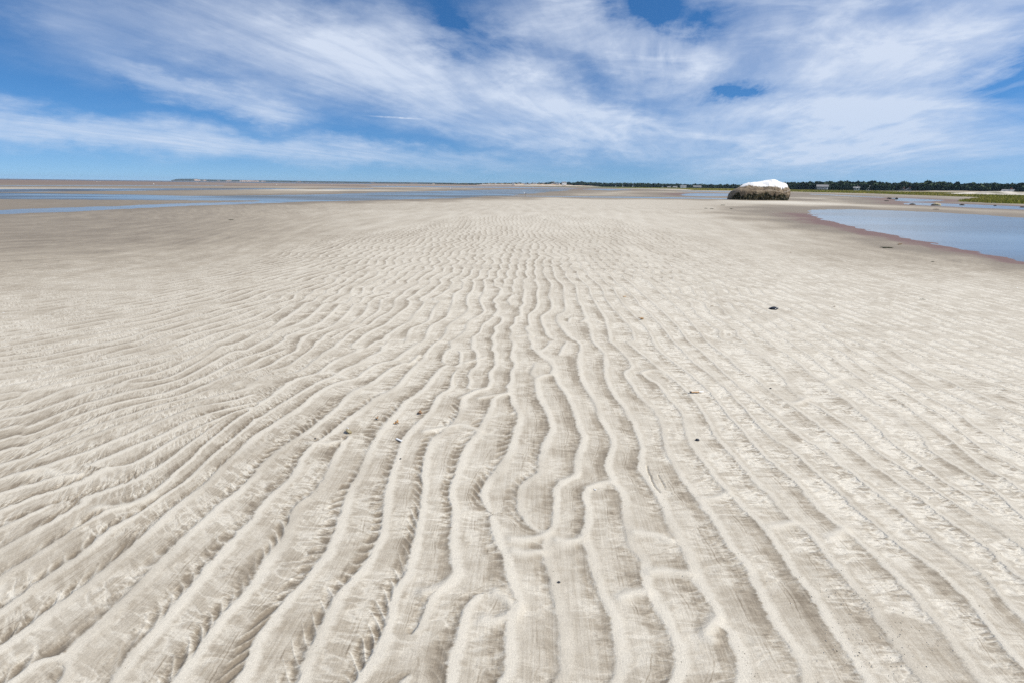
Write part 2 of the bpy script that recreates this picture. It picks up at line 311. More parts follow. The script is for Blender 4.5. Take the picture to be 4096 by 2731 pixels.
# ------------------------------------------------------------------ ripple crests traced where they lie on the flat
TRACES = """
A 0,600 110,540 270,430 420,330 520,250 640,150 800,60 1045,20 E 1180,1540 1300,1470 1420,1390 1540,1280 1640,1180 1760,1080 1870,960 2000,850 2120,750 2270,650 2351,600 F 60,560 150,500 250,420 380,340 500,310 590,280 700,190 830,130 940,85 950,60
A 0,830 100,760 350,655 610,480 690,430 840,320 930,230 1030,150 1200,60 1290,0 E 1420,1480 1560,1380 1700,1290 1850,1150 1950,1050 2050,970 2170,870 2300,760 2351,700 F 60,690 160,620 330,520 480,430 600,360 720,320 820,250 930,210 1060,130 1150,90 1180,0
A 0,1330 150,1170 250,1100 430,960 540,850 660,770 820,660 980,520 1130,390 1260,280 1390,155 1450,90 1550,0 E 1620,1520 1700,1450 1820,1360 1930,1265 2050,1130 2160,1040 2260,930 2351,850 F 105,790 250,700 420,590 520,500 640,420 760,370 920,340 1000,280 1130,200 1280,170 1360,110 1450,50 1550,0
A 400,1568 440,1520 580,1360 660,1275 850,1080 1040,910 1150,790 1340,605 1475,455 1590,340 1680,250 1830,110 1960,0 E 2040,1490 2180,1390 2240,1330 2300,1270 2351,1220 F 50,1150 150,1050 300,940 480,830 600,740 680,670 760,600 850,500 940,440 1060,390 1170,300 1300,220 1420,200
A 1000,1568 1110,1440 1200,1320 1370,1140 1500,1010 1600,880 1700,760 1850,600 1900,500 2000,420 2120,270 2250,150 2351,50 F 40,1540 150,1400 300,1285 380,1180 430,1050 530,950 640,880 760,780 880,680 1000,600 1100,520 1250,450 1330,380 1400,290 1480,210 1600,80 1680,0
A 1540,1568 1640,1475 1690,1440 1800,1310 1950,1090 2015,995 2160,840 2260,750 2351,640 B 70,480 150,380 250,240 310,110 340,0 F 420,1470 540,1400 590,1320 650,1240 700,1120 760,1010 800,930 880,860
A 2150,1568 2230,1450 2300,1310 B 0,1180 180,950 330,760 430,670 560,510 650,390 700,290 750,170 790,60 820,0 F 820,1500 860,1370 930,1250 990,1140 1030,1030 1080,930 1130,850 1200,760 1300,650 1370,560 1480,490 1580,400 1640,320 1730,230 1850,190 1980,180 2110,150
B 330,1540 420,1380 530,1210 620,1060 700,880 790,720 910,600 1010,480 1090,350 1150,240 1180,120 1190,0 F 1200,1450 1220,1330 1260,1190 1300,1080 1330,990 1360,900 1450,780 1560,690 1620,620 1660,530 1700,480 1790,430 1830,330 1900,260 2050,230
B 900,1530 1020,1430 1100,1290 1180,1140 1240,970 1270,830 1300,690 1380,590 1420,480 1450,330 1480,180 1520,20 F 1540,1430 1550,1330 1540,1200 1560,1080 1590,960 1640,880 1780,790 1860,700 1880,640 1900,540 1930,510 2000,470 2100,430
B 1450,1120 1530,1000 1570,880 1620,780 1720,690 1800,620 1830,540 1810,400 1800,250 1815,100 1820,0 F 1790,1430 1800,1320 1850,1200 1900,1050 1950,950 2030,850 2080,760 2120,680 2170,590 2190,530 2290,480
B 1560,1550 1680,1510 1790,1390 1860,1220 1890,1030 1930,890 2010,790 2110,745 2210,735
B 2150,30 2180,100 2190,180 2220,280 2290,400 2320,530 2351,640 C 60,810 100,880
B 2320,1568 2310,1400 2310,1200 2330,1000 2340,880
F 2160,1568 2110,1490 2080,1400 2120,1300 2200,1200 2290,1080 2351,960 G 40,800 70,720 60,650 20,590 0,560 F 2340,480 2320,330 2330,130 2240,50 2200,0
C 530,1568 510,1450 480,1300 460,1150 450,1000 420,860 390,720 370,600 330,490 310,380 320,280 350,180 385,80 390,0 G 410,1450 400,1360 450,1290 590,1240 590,1150 610,1060 640,960 660,880 610,770 580,660 540,560 500,480 420,380 400,310 370,220 330,165 300,150 240,100 250,50 220,0
C 1040,1568 1010,1400 990,1280 960,1150 940,1020 900,900 850,800 800,680 760,560 720,450 690,330 650,220 680,120 690,0 G 680,1480 660,1400 690,1350 800,1320 870,1310
C 270,190 200,140 120,70 90,0 G 60,1470 70,1370 150,1280 260,1200 260,1110 280,1000 320,900 370,810 350,720 310,620 250,520 230,430 230,350 270,320 380,310
C 1580,1568 1540,1400 1530,1300 1500,1180 1460,1070 1400,970 1330,870 1290,800 1250,740 1210,640 1200,430 1100,320 1080,220 1060,120 1030,0 G 1030,1440 980,1350 920,1260 870,1160 890,1060 930,960 910,870 860,790 800,690 780,590 720,490 660,390 625,290 615,180 625,80 600,0
C 1770,1130 1800,1070 1890,980 1870,880 1820,790 1740,680 1670,560 1620,430 1570,320 1510,210 1450,100 1410,0 G 1400,1520 1340,1420 1280,1320 1210,1230 1180,1160 1190,1060 1190,960 1160,860 1130,770 1080,690 1020,590 950,510 890,390 860,290 860,200 850,110 800,60 740,0
C 2240,1568 2190,1480 2130,1380 2080,1270 2030,1170 1980,1060 1930,970
D 440,1568 400,1490 320,1370 230,1250 150,1130 60,1000 0,900 C 2290,760 2230,640 2180,510 2100,410 2010,320 1950,210 1880,110 1830,30 G 1780,1540 1690,1430 1620,1330 1560,1240 1480,1110 1430,1020 1400,920 1390,820 1360,720 1310,630 1230,560 1140,460 1090,380 1040,310 1045,270 1090,250 1100,210 1050,140 980,70 900,0
D 940,1568 880,1480 810,1370 740,1280 670,1170 590,1070 530,960 470,830 400,730 300,640 230,540 170,440 90,320 0,190 C 2270,90 2190,20 G 2130,1530 2050,1450 1980,1370 1890,1270 1800,1150 1720,1060 1640,940 1600,830 1590,740 1560,650 1510,590 1450,530 1390,450 1340,390 1250,340 1190,290
D 1420,1568 1350,1470 1290,1390 1220,1290 1150,1170 1070,1060 1000,960 930,850 860,760 770,670 700,580 640,500 560,430 500,330 420,230 330,150 230,80 140,0 H 70,1460 0,1380 G 2300,1350 2230,1270 2150,1180 2070,1080 1970,980 1880,880 1830,780 1770,670 1700,570 1640,490 1580,430 1500,360 1420,290 1330,230 1230,150 1130,70 1050,0
D 1980,1550 1880,1430 1790,1310 1700,1190 1620,1090 1540,990 1450,890 1360,780 1270,680 1190,590 1100,500 1010,410 920,330 820,250 720,170 620,90 520,10 H 430,1480 330,1370 250,1270 150,1200 60,1120 0,1080 G 2260,980 2180,880 2090,780 2000,690 1930,590 1850,500 1790,430 1700,350 1600,270 1500,200 1420,140 1350,80 1300,0
D 2351,1330 2250,1220 2150,1110 2040,1000 1940,900 1860,800 1750,700 1660,620 1550,530 1430,440 1290,350 1170,270 1070,180 960,90 850,0 H 750,1470 640,1370 520,1260 400,1160 290,1060 200,970 90,920 0,850 G 2280,780 2210,700 2150,620 2070,540 2000,460 1900,370 1800,280 1650,170 1570,80 1480,0
D 2351,840 2200,720 2070,630 1930,540 1800,450 1680,360 1550,260 1450,170 1350,110 1240,0 H 1120,1460 1000,1380 880,1290 780,1200 660,1120 560,1030 440,950 320,880 200,800 100,720 0,640 G 2290,590 2180,490 2060,390 1960,300 1850,190 1740,90 1620,0
D 2351,520 2250,460 2120,380 2000,300 1880,220 1760,140 1650,60 1560,0 H 1400,1430 1250,1330 1120,1230 1000,1150 880,1060 740,960 620,880 500,790 400,710 300,640 180,550 100,500 0,430 G 2290,380 2200,310 2080,250 2000,160 1900,90 1790,0
D 2351,290 2300,260 2130,160 2000,80 1850,0 H 1700,1470 1560,1380 1420,1290 1300,1200 1180,1120 1060,1050 940,960 830,850 720,760 600,690 480,610 350,550 260,480 200,420 160,340 90,260 0,170 G 2290,130 2160,70 2050,0
D 2351,130 2200,60 2100,0 H 1900,1460 1760,1370 1600,1270 1480,1180 1350,1080 1240,1000 1130,920 1050,840 960,740 840,640 750,550 640,470 540,390 420,310 330,230 200,130 20,20
H 2351,1560 2200,1450 2050,1340 1900,1240 1800,1180 1650,1090 1500,1000 1420,860 1300,760 1180,650 1050,590 950,530 820,430 700,370 580,300 470,200 340,100 200,10
H 2351,1380 2200,1280 2050,1190 1900,1090 1780,980 1660,880 1540,790 1400,690 1290,600 1150,500 1000,420 860,340 720,240 600,150 480,80 380,0
H 2351,1220 2200,1140 2050,1040 1930,950 1800,850 1700,760 1580,660 1450,590 1320,500 1180,410 1030,320 880,250 760,150 640,70 540,0
H 2351,1040 2200,960 2050,860 1900,780 1780,680 1640,590 1500,520 1350,430 1200,340 1060,250 920,170 780,90 680,0
H 2351,850 2180,760 2020,670 1880,580 1720,500 1560,430 1400,350 1240,260 1100,170 960,90 830,0
H 2351,660 2150,580 1980,500 1800,430 1640,350 1480,280 1320,200 1180,110 1030,20
H 2351,500 2150,430 1980,360 1800,290 1640,220 1480,150 1330,80 1200,0
E 0,325 200,285 400,240 600,190 800,120 1000,50 1120,0
E 0,460 200,375 420,300 650,240 850,170 1050,110 1200,60 1300,10
E 0,590 200,490 400,420 650,360 900,325 1100,300 1290,275 1400,240 1500,190 1650,110 1800,40 1860,0
E 0,680 180,610 400,520 620,430 850,370 1100,345 1300,330 1500,270 1700,190 1850,110 1960,40 2010,0
E 0,770 200,690 450,600 620,540 800,470 960,440 1200,400 1400,370 1560,330 1720,250 1900,140 2060,20
E 0,870 200,810 350,750 560,660 760,580 950,530 1180,460 1350,430 1550,380 1700,330 1900,220 2100,110 2250,40
E 0,970 180,900 400,810 560,740 750,670 950,600 1180,540 1400,500 1600,450 1850,340 2000,270 2200,160 2351,80
E 0,1060 200,990 400,880 560,820 760,760 920,690 1060,640 1300,570 1500,530 1700,480 1880,400 2050,330 2200,300 2351,285 F 150,270 290,235 380,140 480,60 560,0
E 0,1160 200,1090 400,990 600,900 760,830 930,750 1130,690 1350,620 1560,560 1750,510 1950,440 2150,380 2351,330 F 100,400 200,350 340,290 430,260 540,180 650,90 760,30 790,0
E 300,1100 520,1000 750,900 1000,800 1200,740 1400,670 1560,615 1800,550 2000,500 2200,450 2351,400
E 0,1290 200,1220 400,1150 640,1060 850,1000 1000,930 1200,850 1350,780 1500,720 1650,660 1800,600 2000,570 2200,530 2351,480
E 0,1420 250,1350 420,1275 560,1240 730,1215
E 820,1130 1050,1040 1250,950 1450,880 1570,820 1700,750 1900,670 2100,620 2351,560
E 0,1530 250,1440 500,1370 700,1300 850,1220 1000,1160 1200,1130 1330,1070 1430,1010 1600,900 1800,800 1980,720 2150,650 2300,600
E 100,1568 350,1500 600,1480 800,1420 940,1380 1080,1330 1240,1280 1350,1210 1470,1150 1600,1050 1720,960 1850,860 1970,770 2100,700 2300,620
M 2230,330 2240,400 2200,450 2190,500 2220,560 2180,600 2120,650 2100,720 2080,770 2040,800
M 2110,320 2090,400 2060,460 2080,520 2100,570 2060,600 1980,640 1940,690 1930,740 1880,790 1830,838
M 2000,300 1990,370 1950,420 1940,490 1960,540 1920,590 1830,650 1770,700 1750,760 1700,838
M 1880,330 1880,370 1820,410 1810,480 1790,540 1760,610 1700,650 1620,690 1590,730 1570,790 1550,838
M 1700,390 1700,460 1650,520 1620,570 1600,640 1540,680 1430,720 1400,780 1390,838
M 1560,470 1520,530 1460,590 1430,650 1350,690 1270,740 1200,790 1180,838
M 1430,460 1400,520 1330,570 1270,620 1200,680 1110,720 1010,770 940,830
M 1280,450 1270,520 1230,570 1170,600 1100,640 1040,690 940,720 850,770 790,838
M 1150,450 1140,520 1120,570 1020,630 960,680 850,730 760,770 680,820
M 1040,440 1030,520 1000,580 930,640 870,690 760,730 660,770 600,830
M 900,490 860,560 790,630 720,690 600,740 480,780 380,838
M 780,490 720,560 640,630 560,690 420,740 280,790 180,838
M 640,480 560,560 460,640 330,700 180,750 60,800
M 480,470 400,540 300,610 180,680 40,740
M 340,460 240,530 120,600 0,660
N 120,290 115,400 110,490 80,540 100,630 110,690 150,740 180,790 70,838
N 190,235 225,300 245,350 230,400 240,480 220,540 190,570 150,600 160,680 210,760 250,838
N 285,200 320,260 365,310 350,390 340,430 370,490 360,550 300,590 270,620 280,680 310,740 340,800 430,838
N 400,180 390,240 430,290 475,330 480,400 485,470 490,560 420,600 420,660 470,730 520,790 590,838
N 500,190 495,240 540,290 585,330 600,400 610,470 640,520 660,570 690,620 720,700 740,838
N 600,190 610,250 660,300 710,350 725,410 760,470 800,540 850,610 870,680 890,760 900,838
N 700,190 700,230 750,280 810,330 840,380 850,430 890,490 940,550 1000,610 1060,670 1100,720 1120,780 1130,838
N 790,210 830,260 870,310 930,350 960,410 1000,470 1060,540 1120,600 1180,650 1220,700 1270,770 1300,838
N 880,200 920,250 960,300 1020,340 1080,390 1140,450 1180,510 1250,570 1320,640 1380,700 1430,770 1480,838
N 960,220 1030,260 1100,310 1160,370 1230,430 1310,500 1380,560 1450,630 1520,700 1570,770 1620,838
N 1080,190 1180,230 1250,280 1310,340 1380,400 1450,460 1530,530 1600,600 1660,680 1730,760 1790,838
N 1220,200 1330,270 1420,340 1500,410 1590,490 1680,560 1750,640 1820,720 1900,838
"""
STAMPS = """
E 200,1220 400,1170 560,1235 730,1225
E 900,1530 1080,1520 1280,1480 1400,1420
B 2100,985 2200,1000 2330,940
B 1540,740 1700,690 1790,620
B 2210,735 2300,800 2351,860 C 60,860 20,960
C 0,250 100,255 250,230 340,190
C 20,360 120,380 260,370
C 420,260 500,275 600,258 660,225
C 1880,980 1800,1070 1770,1130 1830,1170
C 1000,790 1100,750 1230,735
C 1130,190 1300,210 1450,260
C 1270,560 1400,545 1620,570
G 690,1350 800,1310 920,1290
G 450,1290 560,1250 600,1215
G 230,345 300,315 390,305
G 1190,290 1290,265 1400,290
G 1730,1450 1900,1440 1990,1390
F 600,295 700,290 830,340
F 1880,520 2000,465 2110,430
F 2050,525 2180,500 2300,480
F 1920,200 2020,175 2110,150
F 1340,200 1420,200 1500,130
F 1550,830 1750,790 1900,770 2060,830
F 500,935 640,940 760,920
D 20,140 120,125 230,100
D 560,240 640,190 700,160
H 120,560 250,570 350,530
H 540,370 620,345 690,340
M 380,770 480,765 540,740
M 330,600 600,580 840,570
N 640,660 700,640 780,650 820,670
N 60,800 130,790 190,790
N 700,200 790,200 900,210 1000,205
"""

TILE = dict(A=(0, 2048), B=(1024, 2048), C=(2048, 2048), D=(3072, 2048), E=(0, 1365), F=(1024, 1365), G=(2048, 1365), H=(3072, 1365), M=(1024, 1000), N=(2048, 1000))
def parse(txt):
    out = []
    for ln in txt.strip().split('\n'):
        o, pts = None, []
        for w in ln.split():
            if w in TILE: o = TILE[w]
            else:
                a, b = w.split(','); pts.append((o[0] + float(a) * .4354, o[1] + float(b) * .4354))
        P = np.array(pts)
        gx, gy = ground(P[:, 0], P[:, 1])
        out.append(np.stack([gx, gy], 1))
    return out
def smooth_line(P, n=6):
    # Catmull-Rom
    P = np.vstack([2 * P[0] - P[1], P, 2 * P[-1] - P[-2]])
    t = np.linspace(0, 1, n, endpoint=False)[:, None]
    seg = []
    for i in range(1, len(P) - 2):
        a, b, c, d = P[i - 1], P[i], P[i + 1], P[i + 2]
        seg.append(0.5 * (2 * b + (c - a) * t + (2 * a - 5 * b + 4 * c - d) * t ** 2 + (3 * b - a - 3 * c + d) * t ** 3))
    seg.append(P[-2][None])
    return np.vstack(seg)
crests = []
for P in parse(TRACES):
    P = P[np.argsort(P[:, 1], kind='stable')]
    keep = np.r_[True, np.diff(P[:, 1]) > 0.004]
    P = P[keep]
    if len(P) > 2: crests.append(smooth_line(P))
NX0, NY0, NS = -6.5, 0.5, 0.01
NW, NH = 1300, 850
ph = np.zeros((NH, NW), np.float32); ok = np.zeros((NH, NW), np.float32)
xs = NX0 + NS * np.arange(NW)
for r in range(NH):
    y = NY0 + NS * r
    cr = sorted(np.interp(y, P[:, 1], P[:, 0]) for P in crests if P[0, 1] <= y <= P[-1, 1])
    c2 = []
    for c in cr:
        if not c2 or c - c2[-1] > 0.055: c2.append(c)
    if len(c2) < 3: continue
    c2 = np.array(c2)
    ph[r] = np.interp(xs, c2, np.arange(len(c2)))
    k = np.clip(np.searchsorted(c2, xs) - 1, 0, len(c2) - 2)
    gap = c2[k + 1] - c2[k]
    ok[r] = ((xs > c2[0]) & (xs < c2[-1]) & (gap < 0.34)).astype(np.float32)
zt = np.exp(2j * np.pi * ph) * (ok + 1e-4)
zt = blur(zt.real, 1.6) + 1j * blur(zt.imag, 1.6)
wt_ = blur(ok, 1.6) + 1e-4
zt = zt / wt_
mask_near = np.clip(blur(ok, 9) * 1.9 - 0.9, 0, 1)

# ------------------------------------------------------------------ the rest of the ripple field: grown from noise with a direction field
GX0, GY0, GS = -20.0, 0.0, 0.025
GW, GH = 1600, 1100
gx = GX0 + GS * np.arange(GW)[None, :] + 0 * np.arange(GH)[:, None]
gy = GY0 + GS * np.arange(GH)[:, None] + 0 * np.arange(GW)[None, :]
theta = np.degrees(np.arctan2(gx, gy + 0.3))
alpha = 3 + 43 * sstep(-18, -50, theta) * sstep(1.0, 5.0, np.hypot(gx, gy)) - 3 * sstep(10, 40, theta) + 7 * perlin(gx / 3.0, gy / 3.0, 5)
angs = np.arange(-16, 65, 16.0)
fx = np.fft.fftfreq(GW, GS)[None, :]; fy = np.fft.fftfreq(GH, GS)[:, None]
LAM = 0.168
filt, wts = [], []
for a in angs:
    ca, sa = math.cos(math.radians(a)), math.sin(math.radians(a))
    kr = fx * ca - fy * sa; kt = fx * sa + fy * ca
    filt.append(np.exp(-((kr - 1 / LAM) / 1.3) ** 2 - (kt / 1.15) ** 2).astype(np.float32))
    wts.append(np.clip(1 - np.abs(alpha - a) / 16.0, 0, 1).astype(np.float32))
mx, my = (gx - NX0) / NS, (gy - NY0) / NS
mg = np.where((mx > 0) & (mx < NW - 1) & (my > 0) & (my < NH - 1), bilin(mask_near, mx, my), 0).astype(np.float32)
zn = bilin(zt, mx, my)
z = (rng.normal(size=(GH, GW)) + 1j * rng.normal(size=(GH, GW)))
for it in range(7):
    z = z * (1 - mg) + zn * mg
    Fz = np.fft.fft2(z)
    z = sum(w * np.fft.ifft2(Fz * f) for f, w in zip(filt, wts))
    z = z / (np.abs(z) + 0.25 * np.abs(z).mean())
z = (z * (1 - mg) + zn * mg).astype(np.complex64)

# ------------------------------------------------------------------ water bodies (outlines on the flat), in bearing / log-range space
def lp(poly):
    P = np.array(poly, float)
    x, y = far(P[:, 0], P[:, 1])
    return np.stack([np.arctan2(x, y), np.log(np.hypot(x, y))], 1)
WATER = {
    'tidal_channel': [(-900, 766), (0, 766), (350, 773), (522, 777), (740, 783.5), (1024, 783), (1329, 780), (1459, 775), (1590, 771), (1782, 767.5), (1895, 764.5), (2048, 761.5), (2135, 760.5), (2222, 760.5), (2300, 763), (2260, 767), (2200, 771), (2113, 780), (2060, 783.5), (2000, 786.5), (1950, 788), (1851, 795), (1590, 801.5), (1329, 806.5), (1150, 809.5), (1085, 806), (1024, 803), (880, 803), (740, 801), (392, 797), (0, 791), (-900, 789)],
    'near_stream': [(-900, 838), (0, 834), (261, 826), (479, 821), (740, 813), (1000, 807), (1110, 806), (1180, 809), (1110, 813), (1024, 815), (740, 823), (479, 834), (261, 843.5), (0, 850), (-900, 866)],
    'dark_shallows': [(-900, 751), (0, 751.5), (435, 753), (1024, 755), (1250, 757.5), (1024, 760.5), (479, 762.5), (0, 764), (-900, 764)],
    'thin_rill': [(1930, 786.5), (2048, 786), (2353, 789.3), (2700, 792), (2917, 795), (3100, 797), (3100, 799), (2917, 798.8), (2700, 796.5), (2353, 793), (2048, 788), (1960, 787.5)],
    'streak_pool': [(1240, 759.5), (1330, 758), (1495, 757), (1500, 759), (1330, 760.5)],
    'mid_pool': [(2318, 761), (2380, 759.5), (2440, 760), (2540, 763.5), (2440, 765.5)],
    'far_film': [(1450, 747), (2048, 752.5), (2260, 755.5), (2330, 759), (2048, 756), (1500, 750.5)],
    'far_film_left': [(-900, 738), (300, 739), (900, 743), (900, 744.3), (300, 741.2), (-900, 740.5)],
    'small_pool': [(2714, 782.3), (2735, 777.5), (2772, 776), (2900, 776.5), (3060, 778), (3060, 787), (2900, 787), (2792, 787.3), (2733, 785.5)],
    'upper_streak': [(2684, 767), (2760, 766.6), (2900, 768.5), (3060, 771), (3060, 774), (2900, 771.5), (2760, 769.5)],
    'right_streak': [(3233, 776), (3377, 781.5), (3547, 789), (3547, 792), (3377, 785), (3233, 778.5)],
    'marsh_pool': [(3548, 791), (3600, 791), (3700, 794.8), (3795, 798.5), (3755, 803.5), (3640, 806.8), (3575, 802.5)],
    'marsh_stream': [(3585, 813), (3640, 808), (3700, 809), (3795, 811.5), (3900, 814.7), (4096, 821), (4800, 842), (4800, 868), (4096, 833.5), (3900, 828), (3762, 822), (3659, 819)],
    'tidal_pool': [(3196, 845), (3218, 838.8), (3270, 834.2), (3420, 835), (3638, 840.7), (3899, 851.6), (4096, 863.8), (4800, 905), (4800, 1190), (4096, 1044), (3986, 1022), (3856, 1000), (3725, 974), (3594, 948), (3464, 920), (3385, 905), (3280, 881), (3205, 855)],
    'sea': [(-1200, 701), (0, 712.5), (688, 725.8), (1240, 735), (1500, 737.6), (1500, 739.5), (1240, 737.5), (688, 728.0), (0, 714.3), (-1200, 703)],
}
WLP = {k: lp(v) for k, v in WATER.items()}
def sdist(P, qx, qy):
    d = np.full(qx.shape, 1e9, np.float32); ins = np.zeros(qx.shape, bool)
    for (x0, y0), (x1, y1) in zip(P, np.roll(P, -1, 0)):
        ex, ey = x1 - x0, y1 - y0
        L = ex * ex + ey * ey + 1e-12
        t = np.clip(((qx - x0) * ex + (qy - y0) * ey) / L, 0, 1)
        d = np.minimum(d, (qx - x0 - t * ex) ** 2 + (qy - y0 - t * ey) ** 2)
        c = (y0 > qy) != (y1 > qy)
        ins ^= c & (qx < (x1 - x0) * (qy - y0) / (y1 - y0 + 1e-12) + x0)
    d = np.sqrt(d)
    return np.where(ins, -d, d)

# ------------------------------------------------------------------ ground sheet: one polar grid from the feet to the horizon
dep = np.r_[np.arange(70, 60, -1.0), np.arange(60, 14.0, -0.080), np.arange(14.0, 3.5, -0.056), np.geomspace(3.5, 0.0085, 190)]
R = CAM_H / np.tan(np.radians(dep))
R[-1] = 9000.0
AZ = np.radians(np.r_[np.arange(-180, -66, 6.0), np.arange(-66, 66.01, 0.112), np.arange(72, 180, 6.0)])
nr, nc = len(R), len(AZ)
RR, AA = np.meshgrid(R, AZ, indexing='ij')
X = (RR * np.sin(AA)).astype(np.float32); Y = (RR * np.cos(AA)).astype(np.float32)
TH = np.degrees(AA).astype(np.float32)
mx, my = (X - NX0) / NS, (Y - NY0) / NS
inn = (mx > 0) & (mx < NW - 1) & (my > 0) & (my < NH - 1)
mt = np.where(inn, bilin(mask_near, mx, my), 0)
dx = (0.10 * perlin(X / 1.7, Y / 0.62, 11) + 0.045 * perlin(X / 0.9, Y / 0.27, 12)) * (1 - mt) * sstep(-55, -20, TH) * sstep(50, 20, TH)
zf = bilin(z, (X + dx - GX0) / GS, (Y - GY0) / GS)
zv = zf * (1 - mt) + np.where(inn, bilin(zt, mx, my), 0) * mt
zv = zv / np.maximum(np.abs(zv), 0.3)
T = (np.angle(zv) / (2 * np.pi)) % 1.0
coh = np.clip(np.abs(zv), 0, 1)
inside = sstep(20, 17, np.abs(X)) * sstep(27.4, 23, Y) * (Y > 0.1)
alph = np.radians(3 + 43 * sstep(-18, -50, TH) * sstep(1.0, 5.0, RR) - 3 * sstep(10, 40, TH))
along = X * np.sin(alph) + Y * np.cos(alph)
perp = X * np.cos(alph) - Y * np.sin(alph)
near = sstep(9.0, 3.0, RR)
# crest edges are never clean: nibble the phase a little along the crest
T0 = T
T = (T + near * (0.020 * perlin(perp / .10, along / .030, 21) + 0.022 * perlin(perp / .14, along / .085, 22))) % 1.0
rip = np.interp(T, [0, .06, .12, .19, .27, .38, .50, .60, .68, .75, .80, .86, .91, .955, 1], [1, .99, .93, .80, .66, .54, .44, .34, .20, .04, 0, .16, .55, .92, 1])
dR = np.gradient(R)[:, None]
samp = sstep(.42, .22, dR * np.abs(np.sin(AA - alph)) / LAM)
big = fbm(X / 1.1, Y / 1.6, 2, 31)
right = sstep(0.35, 1.6, X) * sstep(0.5, 2.0, Y)
amp = 0.0050 * (0.95 + 0.45 * big) * (1 - 0.35 * right) * inside * samp
amp = amp * (1 - 0.40 * sstep(8, 20, RR)) * (1 - 0.45 * sstep(-25, -48, TH) * sstep(4, 9, RR)) * (1 - 0.60 * sstep(14, 34, TH) * sstep(3.5, 8, RR))
Z = (rip - 0.35) * amp * (0.45 + 0.55 * coh)
fade = sstep(8.0, 3.0, RR) * inside * samp
sw = 0.016 * perlin(perp / 0.11, along / 0.16, 41)
def rungs(wl, skew, seed, sharp):
    q = perlin((perp) / 0.13 + 3.7 * seed, (along + sw + skew * perp) / wl, seed)
    return np.exp(-(np.abs(q) / sharp))
# width of the dark lee trough wanders along each crest
lw = 0.07 * perlin(perp / .12, along / .11, 23) + 0.05 * perlin(perp / .12, along / .035, 24)
lee = sstep(.60, .70, T + lw) * sstep(.975, .90, T)
trough = sstep(.14, .34, T) * sstep(.985, .92, T)
left = sstep(0.4, -0.6, X)
g1 = rungs(0.046, 0.42, 51, 0.15); g2 = rungs(0.052, 0.10, 52, 0.12); g3 = rungs(0.024, 0.2, 53, 0.2)
patch = sstep(-0.30, 0.20, perlin(X / 0.25, Y / 0.30, 61))
patch2 = sstep(-0.35, 0.15, perlin(X / 0.30, Y / 0.24, 62))
Z += fade * 0.0016 * lee * (g1 - 0.22) * (.35 + .65 * patch)
Z += fade * 0.0030 * trough * (0.22 + 0.85 * right) * (g2 - 0.25) * patch2
Z += fade * 0.0014 * lee * (g3 - 0.3)
# scour pits in a row at the foot of each lee face, with thin curved walls of sand between them
cellq = along / 0.056 + 0.55 * perlin(along / .15, perp / .16, 72) + 2.3 * perlin(perp / .17, along / 2.5, 73)
cellq = cellq + 1.1 * (T - .78) * (1 + .5 * perlin(along / .2, perp / .2, 74)) + 1.6 * (T - .78) ** 2
cid = np.floor(cellq); cu = cellq - cid - .5
pitamp = .35 + .65 * (hash2(cid.astype(np.int64), np.floor(perp / .17 + 50).astype(np.int64), 75) / 65536.0)
pit_reach = .60 + .14 * (hash2(cid.astype(np.int64), np.floor(perp / .17 + 50).astype(np.int64), 76) / 65536.0)
leftpit = sstep(.55, -.35, X) * sstep(4.2, 2.6, RR) * (.25 + .75 * sstep(-.35, .1, perlin(X / .45, Y / .5, 77))) * inside
pk = np.exp(-(cu / .27) ** 2) * sstep(pit_reach, pit_reach + .09, T) * sstep(.965, .90, T) * pitamp * leftpit
septa = np.exp(-((np.abs(cu) - .5) / .085) ** 2) * sstep(pit_reach - .10, pit_reach + .02, T) * sstep(.97, .88, T) * leftpit * (.4 + .6 * pitamp)
Z -= 0.0056 * pk
Z += 0.0030 * septa
# faint laminae along the stoss side, a small scarp at the trough edge, lumps and grain
lam = np.sin(2 * np.pi * (T * 8 + 2.2 * perlin(perp / 0.07, along / 0.28, 81)))
lampatch = sstep(-.1, .4, perlin(X / .35, Y / .5, 83))
Z += sstep(3.6, 1.6, RR) * 0.00012 * lam * lampatch * sstep(.16, .28, T) * sstep(.68, .58, T) * inside
Z += 0.0020 * fbm(X / 0.09, Y / 0.09, 3, 91) * sstep(9, 3, RR) * inside
Z += 0.0040 * fbm(X / 0.55, Y / 0.4, 2, 95) * sstep(25, 6, RR)
# low, streaky relief on the flat beyond, drawn out along the run of the ripples
Z += 0.007 * fbm(perp / 0.55, along / 2.6, 3, 97) * sstep(6, 12, RR) * sstep(60, 28, RR) * sstep(.5, .2, dR * np.abs(np.sin(AA - alph)) / .55)
cw = .05 * right
crest_bright = sstep(.885 + cw, .955 + .4 * cw, T + .35 * lw) + sstep(.21 - 1.6 * cw, .07 - .6 * cw, T + .8 * lw)
crest_bright = np.clip(crest_bright, 0, 1)
# extra hooked ridges where crests fork
stamp_col = np.zeros_like(Z)
for P in parse(STAMPS):
    P = smooth_line(P, 4)
    x0, x1, y0, y1 = P[:, 0].min() - .12, P[:, 0].max() + .12, P[:, 1].min() - .12, P[:, 1].max() + .12
    sel = np.where((X > x0) & (X < x1) & (Y > y0) & (Y < y1))
    if len(sel[0]) == 0: continue
    qx, qy = X[sel], Y[sel]
    d = np.full(qx.shape, 1e9)
    for (ax, ay), (bx, by) in zip(P[:-1], P[1:]):
        ex, ey = bx - ax, by - ay
        t = np.clip(((qx - ax) * ex + (qy - ay) * ey) / (ex * ex + ey * ey + 1e-12), 0, 1)
        d = np.minimum(d, (qx - ax - t * ex) ** 2 + (qy - ay - t * ey) ** 2)
    g = np.exp(-d / (2 * 0.016 ** 2))
    Z[sel] = np.maximum(Z[sel], Z[sel] * (1 - g) + g * 0.0075)
    stamp_col[sel] = np.maximum(stamp_col[sel], g)
